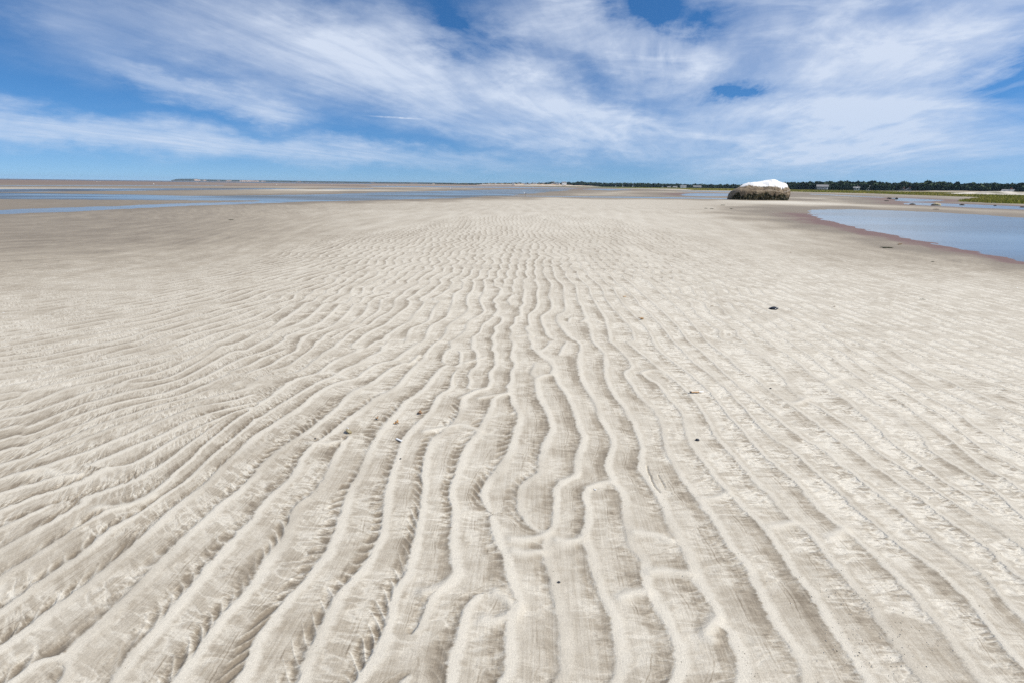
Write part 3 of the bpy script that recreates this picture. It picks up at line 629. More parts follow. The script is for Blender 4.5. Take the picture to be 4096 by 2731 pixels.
# two cracks in the crust
CR1 = [(1240, 1145), (1250, 1190), (1262, 1225), (1275, 1235), (1280, 1270), (1295, 1300), (1312, 1335), (1335, 1362), (1357, 1385)]
CR2 = [(1345, 1228), (1352, 1250), (1370, 1275), (1388, 1305), (1402, 1335)]
for cl, dp, wd in ((CR1, .011, .0040), (CR2, .009, .0034)):
    P = np.array([(2048 + a * .4354, 1365 + b * .4354) for a, b in cl]); P = np.stack(ground(P[:, 0], P[:, 1]), 1)
    sel = np.where((X > P[:, 0].min() - .03) & (X < P[:, 0].max() + .03) & (Y > P[:, 1].min() - .03) & (Y < P[:, 1].max() + .03))
    qx, qy = X[sel], Y[sel]; d = np.full(qx.shape, 1e9)
    for (ax, ay), (bx, by) in zip(P[:-1], P[1:]):
        ex, ey = bx - ax, by - ay
        t = np.clip(((qx - ax) * ex + (qy - ay) * ey) / (ex * ex + ey * ey + 1e-12), 0, 1)
        d = np.minimum(d, (qx - ax - t * ex) ** 2 + (qy - ay - t * ey) ** 2)
    Z[sel] -= dp * np.exp(-d / (2 * (wd * .6) ** 2))
# dampness of the sand (troughs, low ground, pool margins), plus painted shade in pits
moist_shade = 0.43 + 0.07 * sstep(5.0, 2.2, RR) + 0.55 * pk - 0.45 * septa  # pits darkened and their walls lightened: pit shade put into the colour
moist_shade = np.where(inside > 0, moist_shade, 0.5)
brk = .45 + .55 * sstep(-.45, .05, perlin(X / .38, Y / .6, 25))
far_soft = (1 - .45 * sstep(5, 18, RR)) * (1 - .62 * sstep(12, 32, TH) * sstep(3.5, 7, RR)) * (1 - .45 * sstep(-20, -45, TH) * sstep(2, 6, RR))
rw = coh * inside * samp * brk * far_soft
moist_shade += 0.16 * fbm(X / 0.8, Y / 0.6, 3, 101) * sstep(30, 8, RR) + 0.16 * fbm(X / 0.13, Y / 0.10, 3, 103) * sstep(7, 3, RR)
moist_shade -= fade * lee * (g1 - .2) * patch * 0.14
moist_shade -= .10 * right * sstep(9, 3, RR)
moist_shade += 0.38 * sstep(6, 17, RR) * sstep(-12, -40, TH) + .10 * sstep(-8, -30, TH) - 0.12 * sstep(8, 20, RR) * sstep(-12, 4, TH) * sstep(24, 12, TH)
moist_shade += 0.30 * sstep(9, 14, RR) * sstep(24, 40, TH)
moist_shade += 0.22 * fbm(perp / .5, along / 3.0, 3, 107) * sstep(6, 14, RR) * sstep(60, 30, RR)
garnet = np.zeros_like(Z); turf = np.zeros_like(Z)
# sink the sand under the water bodies
fr = np.where(R > 8.0)[0]; i0 = fr[0]
cols = np.where(np.abs(AZ) < math.radians(67))[0]; j0, j1 = cols[0], cols[-1] + 1
qa = AA[i0:, j0:j1].astype(np.float32); ql = np.log(RR[i0:, j0:j1]).astype(np.float32)
jag = 0.016 * fbm(qa * 60, ql * 75, 4, 201) + 0.010 * perlin(qa * 22, ql * 30, 202)
WZ = -0.030
dmin = np.full(qa.shape, 1e9, np.float32)
zsub = Z[i0:, j0:j1]
for nm, P in WLP.items():
    soft = 0.05 if nm in ('tidal_pool',) else 0.018
    d = sdist(P, qa, ql) + jag * (1.0 if nm in ('tidal_pool', 'near_stream', 'tidal_channel') else 0.35)
    base = WZ + 0.030 * np.tanh(d / soft)
    w = sstep(3 * soft, 0.5 * soft, d)
    zsub[...] = np.where(d < 3 * soft, np.minimum(zsub, zsub * (1 - w) + (base + 0.25 * zsub) * w), zsub)
    dmin = np.minimum(dmin, d)
    if nm == 'tidal_pool':
        garnet[i0:, j0:j1] = np.maximum(garnet[i0:, j0:j1], sstep(0.060, 0.008, d + 0.025 * perlin(qa * 30, ql * 12, 203)) * sstep(3.62, 3.5, ql))
    if nm in ('small_pool', 'marsh_stream', 'marsh_pool'):
        garnet[i0:, j0:j1] = np.maximum(garnet[i0:, j0:j1], 0.7 * sstep(0.05, 0.01, d))
moist_shade[i0:, j0:j1] = np.maximum(moist_shade[i0:, j0:j1], 1.05 * sstep(0.32, 0.0, dmin + .06 * perlin(qa * 18, ql * 10, 205)))
# far mud flats are damp and mauve
mud = sstep(155, 230, RR) * sstep(16, 8, TH)
moist_shade = np.maximum(moist_shade, (0.75 + 0.3 * perlin(AA * 6, np.log(RR) * 40, 207)) * mud)
garnet = np.maximum(garnet, 0.42 * mud)
# a few clean pale bars
bar = sstep(0.35, 0.6, np.exp(-((RR - 108) / 13) ** 2)) * sstep(-2, -25, TH)
moist_shade -= 0.5 * bar
moist_shade -= 0.45 * sstep(20, 30, TH) * sstep(48, 60, RR) * sstep(120, 90, RR) * sstep(0.06, 0.16, np.pad(dmin, ((i0, 0), (j0, nc - j1)), constant_values=1.0))
moist_shade = np.clip(moist_shade, 0, 1.1)
# marsh turf under the grass
TURF = [(2080, 749), (2353, 752.6), (2570, 755.6), (2753, 760.5), (2788, 764), (2932, 765.2), (3100, 767.5), (3207, 769.7), (3333, 771.9), (3486, 774.5), (3638, 779), (3812, 784), (3958, 787.6), (3900, 797), (3850, 804.5), (3987, 810), (4096, 812.5), (4800, 828), (4800, 779), (4096, 771.8), (3850, 769.3), (3740, 767.3), (3600, 764), (3000, 757), (2600, 753), (2353, 750.2), (2080, 747.6)]
TLP = lp(TURF)
td = sdist(TLP, qa, ql)
tt = sstep(0.012, -0.012, td + 0.01 * perlin(qa * 60, ql * 30, 211))
inland = sstep(380, 460, RR[i0:, j0:j1]) * sstep(6, 12, TH[i0:, j0:j1])
turf[i0:, j0:j1] = np.maximum(tt, inland)

V = np.stack([X, Y, Z], -1).reshape(-1, 3)
F = grid_faces(nr, nc, wrap=True)[:, ::-1]
cap = len(V)
V = np.vstack([V, [[0, 0, 0]]])
ids = np.arange(nc)
capf = np.stack([np.full(nc, cap), (ids + 1) % nc, ids, ids], 1)
me = mesh_from_arrays('sand_flat', V, F)
attr(me, 'moist_shade', np.r_[moist_shade.ravel(), .4]); attr(me, 'garnet', np.r_[garnet.ravel(), 0]); attr(me, 'turf', np.r_[turf.ravel(), 0])
attr(me, 'perp', np.r_[perp.ravel(), 0]); attr(me, 'along', np.r_[along.ravel(), 0])
phs = 2 * np.pi * T0
attr(me, 'ripple_cos', np.r_[np.cos(phs).ravel(), 1]); attr(me, 'ripple_sin', np.r_[np.sin(phs).ravel(), 0])
attr(me, 'ripple_weight', np.r_[rw.ravel(), 0]); attr(me, 'rung_weight', np.r_[((.42 + .75 * right + .30 * left) * (.30 + .70 * patch2) * inside * sstep(16, 6, RR)).ravel(), 0])
attr(me, 'right_side', np.r_[right.ravel(), 0]); attr(me, 'hook', np.r_[stamp_col.ravel(), 0])

m = bpy.data.materials.new('sand'); m.use_nodes = True
n = NT(m.node_tree); b = m.node_tree.nodes['Principled BSDF']
co = n.new('ShaderNodeTexCoord').outputs['Object']
A = lambda nm: n.new('ShaderNodeAttribute', attribute_name=nm).outputs['Fac']
grain = n.noise(co, 430, 2, 0.75); fleck = n.noise(co, 170, 3, 0.75); cloudy = n.noise(n.mapping(co, sc=(1, 1, 0.2)), 7.0, 5, 0.6); pa = n.xyz(A('perp'), A('along'))
streak = n.noise(n.mapping(pa, sc=(34, 4.5, 1)), 1.0, 4, 0.65); rung = n.noise(n.mapping(pa, sc=(7, 45, 1)), 1.0, 4, 0.65)
hair = n.noise(n.mapping(pa, sc=(4.5, 85, 1)), 1.0, 3, 0.65); comb = n.noise(n.mapping(pa, loc=(5, 3, 0), rot=(0, 0, 0.22), sc=(7, 34, 1)), 1.0, 3, 0.6)
wob = n.noise(n.mapping(pa, sc=(8, 10, 1)), 1.0, 3, 0.6)
c0 = lambda v, k: n.math('MULTIPLY', n.math('SUBTRACT', v, 0.5), k)
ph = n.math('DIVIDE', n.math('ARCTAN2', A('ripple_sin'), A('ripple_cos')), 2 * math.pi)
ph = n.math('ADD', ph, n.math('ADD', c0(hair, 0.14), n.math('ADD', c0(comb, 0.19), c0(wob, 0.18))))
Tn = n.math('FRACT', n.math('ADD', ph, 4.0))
rs = A('right_side')
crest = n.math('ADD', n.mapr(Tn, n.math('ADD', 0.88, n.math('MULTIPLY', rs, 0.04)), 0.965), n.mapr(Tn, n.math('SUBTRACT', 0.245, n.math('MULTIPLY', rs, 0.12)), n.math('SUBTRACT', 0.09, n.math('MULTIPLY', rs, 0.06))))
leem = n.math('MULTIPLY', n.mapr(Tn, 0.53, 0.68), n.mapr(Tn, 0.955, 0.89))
plate = n.math('MULTIPLY', n.mapr(Tn, 0.10, 0.30), n.mapr(Tn, 0.97, 0.90))
rgn = n.noise(n.mapping(pa, loc=(2, 9, 0), rot=(0, 0, 0.10), sc=(5.5, 17, 1)), 1.0, 3, 0.62, dist=0.4)
ridge = n.math('SUBTRACT', 1.0, n.math('MULTIPLY', n.math('ABSOLUTE', n.math('SUBTRACT', rgn, 0.5)), 11.0), clamp=True)
rgn2 = n.noise(n.mapping(pa, loc=(7, 1, 0), rot=(0, 0, 0.32), sc=(9, 30, 1)), 1.0, 3, 0.62, dist=0.3)
ridge2 = n.math('SUBTRACT', 1.0, n.math('MULTIPLY', n.math('ABSOLUTE', n.math('SUBTRACT', rgn2, 0.5)), 9.0), clamp=True)
rungs_ = n.math('MULTIPLY', n.math('ADD', n.math('MULTIPLY', ridge, plate), n.math('MULTIPLY', n.math('MULTIPLY', ridge2, leem), 1.1)), A('rung_weight'))
mo = n.math('ADD', A('moist_shade'), c0(cloudy, 0.35))
lamn = n.noise(n.mapping(pa, sc=(120, 3.2, 1)), 1.0, 3, 0.6)
mo = n.math('ADD', mo, n.math('ADD', c0(streak, 0.36), n.math('MULTIPLY', c0(lamn, 0.55), plate)))
mo = n.math('ADD', mo, n.math('MULTIPLY', c0(rung, 0.5), n.math('ADD', 0.6, rs)))
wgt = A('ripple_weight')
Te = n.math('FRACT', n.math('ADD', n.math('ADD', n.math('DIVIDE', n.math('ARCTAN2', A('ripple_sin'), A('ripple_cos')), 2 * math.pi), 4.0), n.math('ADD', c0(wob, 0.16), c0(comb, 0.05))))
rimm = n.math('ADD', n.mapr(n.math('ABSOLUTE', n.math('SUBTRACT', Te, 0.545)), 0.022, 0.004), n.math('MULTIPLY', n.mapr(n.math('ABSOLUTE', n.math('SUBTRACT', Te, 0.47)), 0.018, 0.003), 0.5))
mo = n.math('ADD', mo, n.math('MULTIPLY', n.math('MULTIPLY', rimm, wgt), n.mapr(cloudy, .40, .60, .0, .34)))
mo = n.math('ADD', mo, n.math('MULTIPLY', n.math('MULTIPLY', leem, wgt), n.math('ADD', 0.22, n.math('MULTIPLY', comb, 0.34))))  # lee side darker: damp trough and lee shade both put into the colour
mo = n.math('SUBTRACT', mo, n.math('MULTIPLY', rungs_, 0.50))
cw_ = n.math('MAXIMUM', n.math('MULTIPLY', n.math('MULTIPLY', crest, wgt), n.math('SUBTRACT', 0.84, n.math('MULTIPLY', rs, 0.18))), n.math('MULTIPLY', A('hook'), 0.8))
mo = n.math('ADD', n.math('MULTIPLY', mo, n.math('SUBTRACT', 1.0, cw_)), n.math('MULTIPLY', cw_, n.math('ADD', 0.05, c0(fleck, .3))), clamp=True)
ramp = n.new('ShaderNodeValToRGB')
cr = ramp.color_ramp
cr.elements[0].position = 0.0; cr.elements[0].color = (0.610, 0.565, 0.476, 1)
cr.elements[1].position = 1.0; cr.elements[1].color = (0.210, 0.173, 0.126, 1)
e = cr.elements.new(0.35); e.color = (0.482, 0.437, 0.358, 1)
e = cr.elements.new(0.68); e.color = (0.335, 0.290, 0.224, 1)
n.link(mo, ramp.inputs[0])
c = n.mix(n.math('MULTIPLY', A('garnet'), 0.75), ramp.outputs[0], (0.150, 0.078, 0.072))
c = n.mix(A('turf'), c, (0.10, 0.11, 0.03))
g = n.math('ADD', n.mapr(grain, 0.25, 0.75, 0.74, 1.24, 'LINEAR'), n.mapr(fleck, 0.3, 0.7, -0.12, 0.10, 'LINEAR'))
c = n.mix(1.0, c, n.xyz(g, g, g), 'MULTIPLY')
dark = n.mapr(n.noise(co, 420, 1, 0.5), 0.735, 0.78, 0.0, 0.7)
c = n.mix(dark, c, (0.09, 0.075, 0.05))
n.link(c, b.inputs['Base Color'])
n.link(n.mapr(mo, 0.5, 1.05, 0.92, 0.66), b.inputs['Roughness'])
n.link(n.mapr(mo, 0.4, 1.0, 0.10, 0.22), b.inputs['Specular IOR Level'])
bp = n.new('ShaderNodeBump'); bp.inputs['Strength'].default_value = 0.75; bp.inputs['Distance'].default_value = 0.0014
hh = n.math('ADD', n.math('MULTIPLY', grain, 0.5), n.math('ADD', n.math('MULTIPLY', fleck, 0.8), n.math('MULTIPLY', n.noise(n.mapping(pa, sc=(170, 28, 40)), 1.0, 3, 0.6), 0.9)))
hh = n.math('ADD', hh, n.math('ADD', n.math('MULTIPLY', rungs_, 2.0), n.math('MULTIPLY', n.math('MULTIPLY', leem, wgt), n.math('MULTIPLY', n.math('SUBTRACT', n.math('ADD', comb, hair), 1.12), 1.6))))
hh = n.math('ADD', hh, n.math('MULTIPLY', rung, 1.1))
n.link(hh, bp.inputs['Height']); n.link(bp.outputs[0], b.inputs['Normal'])
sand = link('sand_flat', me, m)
tag(sand, 'pale rippled sand flat running out to the horizon', kind='structure')
def sand_z(x, y):
    """height of the sheet at a point"""
    r, a = math.hypot(x, y), math.atan2(x, y)
    i = int(np.searchsorted(R, r)); j = int(np.searchsorted(AZ, a))
    i = min(max(i, 1), nr - 1); j = min(max(j, 1), nc - 1)
    return float(max(Z[i, j], Z[i - 1, j], Z[i, j - 1]))

# ------------------------------------------------------------------ water sheets
def water_material(name, chop, deep):
    m = bpy.data.materials.new(name); m.use_nodes = True
    n = NT(m.node_tree); b = m.node_tree.nodes['Principled BSDF']
    b.inputs['Base Color'].default_value = deep + (1,)
    b.inputs['IOR'].default_value = 1.333
    co = n.new('ShaderNodeTexCoord').outputs['Object']
    patch = n.mapr(n.noise(n.mapping(co, sc=(0.05, 0.11, 1)), 1.0, 3, 0.5), 0.38, 0.62, 0.25, 1.0)
    w1 = n.noise(n.mapping(co, rot=(0, 0, 0.5), sc=(3.0, 7.0, 1)), 1.0, 4, 0.6)
    w2 = n.noise(n.mapping(co, rot=(0, 0, -0.3), sc=(0.8, 1.9, 1)), 1.0, 3, 0.6)
    bp = n.new('ShaderNodeBump'); bp.inputs['Distance'].default_value = 0.02
    n.link(n.math('MULTIPLY', patch, chop), bp.inputs['Strength'])
    n.link(n.math('ADD', w1, n.math('MULTIPLY', w2, 1.2)), bp.inputs['Height'])
    n.link(bp.outputs[0], b.inputs['Normal'])
    n.link(n.math('ADD', 0.05, n.math('MULTIPLY', patch, 0.30 * chop)), b.inputs['Roughness'])
    b.inputs['Specular IOR Level'].default_value = 0.42 if chop < .5 else 0.32
    return m
WM = {'calm': water_material('calm_water', 0.46, (0.17, 0.165, 0.145)), 'chop': water_material('rippled_water', 1.0, (0.105, 0.108, 0.092)), 'sea': water_material('sea_water', 1.0, (0.012, 0.035, 0.05)), 'mud': water_material('silty_shallows', 1.0, (0.085, 0.080, 0.066))}
for k_, v_ in (('sea', .12), ('mud', .12)): WM[k_].node_tree.nodes['Principled BSDF'].inputs['Specular IOR Level'].default_value = v_
WKIND = dict(tidal_channel='chop', dark_shallows='mud', sea='sea', tidal_pool='calm')
for k, (nm, P) in enumerate(WLP.items()):
    grow = 0.02 if nm != 'sea' else 0.004
    # push the outline outward
    nxt, prv = np.roll(P, -1, 0), np.roll(P, 1, 0)
    t = nxt - prv; t /= np.linalg.norm(t, axis=1)[:, None] + 1e-9
    nn = np.stack([t[:, 1], -t[:, 0]], 1)
    area = np.sum(P[:, 0] * nxt[:, 1] - nxt[:, 0] * P[:, 1])
    Q = P + (nn if area > 0 else -nn) * grow
    # cut into a fan-friendly ngon
    pts = [(math.exp(l) * math.sin(a), math.exp(l) * math.cos(a), 0.0) for a, l in Q]
    wm = bpy.data.meshes.new(nm)
    order = list(range(len(pts)))
    x_, y_ = np.array([p[0] for p in pts]), np.array([p[1] for p in pts])
    if np.sum(x_ * np.roll(y_, -1) - np.roll(x_, -1) * y_) < 0: order.reverse()
    wm.from_pydata(pts, [], [order]); wm.update()
    o = link(nm, wm, WM[WKIND.get(nm, 'calm')])
    o.location.z = WZ - 0.0006 * k
    tag(o, kind='structure')

HAZE = 0.000055

# ------------------------------------------------------------------ noise in three dimensions for rock surfaces (mathutils)
from mathutils import noise as mnoise
def n3(p, s, o=0.0):
    return mnoise.noise(Vector((p[0] * s + o, p[1] * s - o, p[2] * s + 2 * o)))

# ------------------------------------------------------------------ the big boulder
def build_boulder():
    k = 0.1488 * 0.0278
    top = [(290, -10), (300, 40), (322, 130), (345, 215), (380, 262), (430, 302), (560, 362), (690, 438), (860, 500), (1000, 520), (1100, 524), (1300, 572), (1440, 594), (1510, 602), (1580, 584), (1660, 544), (1740, 524), (1790, 522), (1850, 508), (1910, 480), (1948, 455), (1956, 430), (1956, -10)]
    ledge = [(290, 40), (345, 200), (430, 262), (560, 272), (760, 268), (900, 262), (1100, 268), (1250, 272), (1400, 262), (1500, 238), (1560, 262), (1640, 226), (1700, 232), (1800, 262), (1880, 285), (1930, 240), (1956, 235)]
    depth = [(290, .03), (300, .22), (345, .55), (450, .82), (700, 1.0), (1100, 1.05), (1600, .95), (1850, .78), (1940, .62), (1956, .45)]
    front = [(290, 1.6), (345, .9), (450, .35), (650, .10), (900, .0), (1100, .12), (1300, .05), (1500, -.05), (1700, .05), (1850, .30), (1930, .75), (1956, 1.0)]
    prof = [(0.10, -.35, 0), (0.02, 0.0, 0), (-.02, .16, 0), (-.10, .42, 0), (-.13, .70, 0), (-.10, .90, 0), (-.05, 1.0, 0), (.04, 1.03, .01), (.16, 1.03, .03), (.20, 1.0, .10), (.26, 1.0, .20), (.42, 1.0, .42), (.70, 1.0, .66), (1.1, 1.0, .86), (1.6, 1.0, 1.0), (2.3, .9, .93), (3.0, .7, .66), (3.5, .3, .28), (3.6, -.35, 0)]
    nu, per = 150, 7
    uu = 290 + (1956 - 290) * (0.5 - 0.5 * np.cos(np.linspace(0, math.pi, nu))) * 0.35 + (1956 - 290) * np.linspace(0, 1, nu) * 0.65
    pv = smooth_line(np.array(prof), per)
    nv = len(pv)
    P = np.zeros((nv, nu, 3))
    guano_ledge_light = np.zeros((nv, nu)); weed = np.zeros((nv, nu)); brown = np.zeros((nv, nu))
    for j, u in enumerate(uu):
        T_ = np.interp(u, *zip(*top)) * k; L_ = np.interp(u, *zip(*ledge)) * k
        L_ = min(L_, T_ * .8 if T_ > 0 else 0.01)
        dd = np.interp(u, *zip(*depth)); f0 = np.interp(u, *zip(*front))
        for i, (py, pl, ptp) in enumerate(pv):
            x = (u - 1130) * k
            y = f0 + py * dd
            z_ = pl * L_ + ptp * (T_ - pl * L_) if ptp > 0 else pl * max(L_, .15)
            p = Vector((x, y, z_))
            a = .13 * n3(p, .7, 3) + .09 - .16 * abs(n3(p, .9, 43)) + .05 * n3(p, 2.2, 9) - .05 * abs(n3(p, 2.6, 47)) + .025 * n3(p, 6, 1) + .012 * n3(p, 15, 5)
            if ptp == 0: a += .06 * n3((x, y, z_), 1.5, 21) - .03 * abs(n3((x, 0, z_), 3.0, 31))
            P[i, j] = (x + .25 * a, y - a * (1 if py < 1.4 else -1), z_ + (.55 * a if 0 < ptp < .97 else .15 * a))
            # vertical joint near the right end, and two hairline ones
            for cu, wd, dpth in ((1885, 16, .14), (1370, 8, .05), (1650 - (1 - min(pl, 1)) * 10 + ptp * 25, 9, .05)):
                uc = cu + 25 * math.sin(z_ * 2.1)
                P[i, j, 1] += dpth * math.exp(-((u - uc) / wd) ** 2) * (py < 1.3)
            hz = z_ / 2.5
            st = n3((u * .035, 0.3 * ptp, 0), 1.0, 2) * .5 + n3((u * .10, .6 * ptp, 0), 1.0, 7) * .35
            lim = np.interp(u, [300, 560, 760, 900, 1150, 1350, 1600, 1850, 1956], [1.1, .92, .62, .40, .28, .24, .22, .34, .8])
            guano_ledge_light[i, j] = sstep(lim - .05, lim + .28, ptp + .24 * st) * (ptp > .02) + (.55 * sstep(.02, .0, abs(ptp - .015)) * sstep(600, 1200, u) * (pl > 1))  # droppings on the cap; the bright ledge line is a painted highlight
            if py > 2.4: guano_ledge_light[i, j] *= .4
            wl = np.interp(u, [290, 380, 470, 560, 900, 1000, 1150, 1350, 1450, 1600, 1720, 1850, 1890, 1956], [1.25, 1.25, .40, .66, .70, .60, .95, .45, .55, .80, .62, .35, .6, .5])
            weed[i, j] = (sstep(.16, -.12, pl - wl + .30 * n3((u * .012, pl * 2.2, 0), 1.0, 13) + .16 * n3((u * .05, pl * 7, 0), 1.0, 17))) if ptp < .004 else 0
            brown[i, j] = sstep(.42, .10, ptp) * (ptp > .03) * np.interp(u, [300, 560, 1100, 1250, 1956], [1, 1, .75, .22, .35]) + .25 * (ptp == 0)
    F_ = grid_faces(nv, nu)
    Vb = P.reshape(-1, 3)
    # close the two ends
    extra, caps = [], []
    for j in (0, nu - 1):
        c_ = len(Vb) + len(extra); extra.append(P[:, j].mean(0))
        for i in range(nv - 1):
            a_, b_ = i * nu + j, (i + 1) * nu + j
            caps.append((c_, b_, a_, a_) if j == 0 else (c_, a_, b_, b_))
    me = bpy.data.meshes.new('boulder')
    allv = np.vstack([Vb, extra])
    faces = [tuple(f) for f in F_] + [f[:3] for f in caps]
    me.from_pydata([tuple(v) for v in allv], [], faces)
    me.update()
    me.polygons.foreach_set('use_smooth', np.ones(len(faces), bool))
    for nm, ar in (('guano_ledge_light', guano_ledge_light), ('weed', weed), ('brown', brown)):
        attr(me, nm, np.r_[ar.ravel(), ar[:, 0].mean(), ar[:, -1].mean()])
    return me, P
rock_m = material('boulder_stone', (0.34, 0.285, 0.215), .9, .2, attr_mix=None)
n = NT(rock_m.node_tree); b = rock_m.node_tree.nodes['Principled BSDF']
co = n.new('ShaderNodeTexCoord').outputs['Object']
A = lambda nm: n.new('ShaderNodeAttribute', attribute_name=nm).outputs['Fac']
n1 = n.noise(co, 1.6, 6, .65); n2 = n.noise(n.mapping(co, sc=(2.6, 2.6, 3.4)), 1.0, 6, .7); n4 = n.noise(n.mapping(co, sc=(6.5, 2, 1.0)), 1.0, 5, .65)
c = n.mix(n.mapr(n1, .35, .65), (0.16, 0.122, 0.080), (0.29, 0.230, 0.155))
c = n.mix(n.mapr(n2, .5, .62, 0, .7), c, (0.085, 0.066, 0.046))
c = n.mix(n.math('MULTIPLY', A('brown'), n.mapr(n1, .2, .7, .35, .95)), c, (0.155, 0.112, 0.075))
gu = n.math('ADD', A('guano_ledge_light'), n.math('MULTIPLY', n.math('SUBTRACT', n4, .5), 1.5))
c = n.mix(n.mapr(gu, .34, .92), c, (0.80, 0.79, 0.76))
wd = n.math('ADD', A('weed'), n.math('MULTIPLY', n.math('SUBTRACT', n.noise(co, 2.2, 5, .6), .5), .8))
wcol = n.mix(n.mapr(n.noise(co, 2.3, 4, .6), .4, .66), (0.016, 0.018, 0.009), (0.115, 0.092, 0.048))
c = n.mix(n.mapr(wd, .42, .56), c, wcol)
n.link(c, b.inputs['Base Color'])
bp = n.new('ShaderNodeBump'); bp.inputs['Distance'].default_value = .025; bp.inputs['Strength'].default_value = .8
n.link(n.math('ADD', n.noise(co, 7, 8, .7), n.math('MULTIPLY', n2, .5)), bp.inputs['Height']); n.link(bp.outputs[0], b.inputs['Normal'])
bme, BP = build_boulder()
boulder = link('boulder', bme, rock_m)
bx, by = far(3037, 803.5)
boulder.location = (float(bx) + .6, float(by) + .05, -0.05)
tag(boulder, 'huge boulder whitened by bird droppings, dark with weed at its foot, alone on the sand', 'boulder')
# rockweed hanging on the foot of the boulder
def weed_mesh(count):
    Vs, Fs = [], []
    for q in range(count):
        for _ in range(40):
            j = int(rng.integers(4, 146)); i = int(rng.integers(7, 36))
            if bme.attributes['weed'].data[i * 150 + j].value > .85: break
        p = BP[i, j]
        L_ = rng.uniform(.10, .26); w_ = rng.uniform(.02, .05); s_ = rng.uniform(-.08, .08)
        base = len(Vs)
        for t in (0, .5, 1):
            off = -.05 - .05 * t - rng.uniform(0, .03)
            zz = max(p[2] - L_ * t, .0)
            wv = w_ * (1.2 if t == .5 else .6)
            Vs += [(p[0] + s_ * t - wv, p[1] + off, zz), (p[0] + s_ * t + wv, p[1] + off + rng.uniform(-.02, .02), zz)]
        Fs += [(base, base + 1, base + 3, base + 2), (base + 2, base + 3, base + 5, base + 4)]
    me = bpy.data.meshes.new('rockweed'); me.from_pydata(Vs, [], Fs); me.update()
    return me
rw = link('rockweed', weed_mesh(60), material('rockweed', (0.030, 0.030, 0.014), .55, .35, .5, 3.0), boulder)
rw['kind'] = 'stuff'

# ------------------------------------------------------------------ marsh grass
def leafy_material(name, base, dry, rough=.75):
    m = bpy.data.materials.new(name); m.use_nodes = True
    n = NT(m.node_tree); b = m.node_tree.nodes['Principled BSDF']
    a = n.new('ShaderNodeAttribute', attribute_name='tone').outputs['Fac']
    n.link(n.mix(a, base, dry), b.inputs['Base Color'])
    b.inputs['Roughness'].default_value = rough; b.inputs['Specular IOR Level'].default_value = .15
    return m
def inside_poly(P, qx, qy): return sdist(P, qx, qy)
def make_grass():
    N = 90000
    a = rng.uniform(math.radians(5), math.radians(56), N * 3); l = rng.uniform(math.log(48), math.log(620), N * 3)
    d = sdist(TLP, a.astype(np.float32), l.astype(np.float32))
    k = np.where(d < 0.004 + .008 * np.abs(perlin(a * 200, l * 60, 5)))[0][:N]
    a, l = a[k], l[k]; r = np.exp(l); M = len(k)
    x, y = r * np.sin(a), r * np.cos(a)
    ht = (.50 + .22 * perlin(x / 6, y / 6, 3) + rng.uniform(-.12, .14, M)) * np.interp(r, [50, 90, 300, 600], [1.0, .85, .75, .8])
    ht *= np.interp(-d[k], [0, .03, .1], [.55, .9, 1.0])
    w = np.maximum(.020, r * .00045)
    lean = rng.normal(0, .16, (M, 2)) + [.10, 0]
    ang = rng.uniform(0, math.pi, M)
    bx_, by_ = np.cos(ang) * w, np.sin(ang) * w
    z0 = np.full(M, -.02)
    V_ = np.empty((M, 5, 3)); 
    V_[:, 0] = np.stack([x - bx_, y - by_, z0], 1); V_[:, 1] = np.stack([x + bx_, y + by_, z0], 1)
    mx_, my_ = x + lean[:, 0] * ht * .4, y + lean[:, 1] * ht * .4
    V_[:, 2] = np.stack([mx_ + bx_ * .8, my_ + by_ * .8, ht * .6], 1); V_[:, 3] = np.stack([mx_ - bx_ * .8, my_ - by_ * .8, ht * .6], 1)
    V_[:, 4] = np.stack([x + lean[:, 0] * ht, y + lean[:, 1] * ht, ht], 1)
    b0 = np.arange(M)[:, None] * 5
    F_ = np.concatenate([np.concatenate([b0, b0 + 1, b0 + 2, b0 + 3], 1), np.concatenate([b0 + 3, b0 + 2, b0 + 4, b0 + 4], 1)])
    me = bpy.data.meshes.new('marsh_grass')
    tri = np.concatenate([F_[:M][:, [0, 1, 2]], F_[:M][:, [0, 2, 3]], F_[M:][:, [0, 1, 2]]])
    me = mesh_from_arrays('marsh_grass', V_.reshape(-1, 3), tri, smooth=False)
    tone = np.clip(.40 + .55 * perlin(x / 11, y / 25, 8) + .25 * perlin(x / 2.5, y / 5, 18) + rng.normal(0, .15, M) + .12 + .22 * sstep(250, 560, r), 0, 1)
    tn = np.repeat(tone[:, None], 5, 1); tn[:, 4] = np.clip(tn[:, 4] + .22, 0, 1); tn[:, :2] = np.clip(tn[:, :2] + .05, 0, 1)
    attr(me, 'tone', tn)
    return me
grass = link('marsh_grass', make_grass(), leafy_material('marsh_grass', (0.19, 0.235, 0.022), (0.42, 0.33, 0.09)))
tag(grass, kind='stuff')

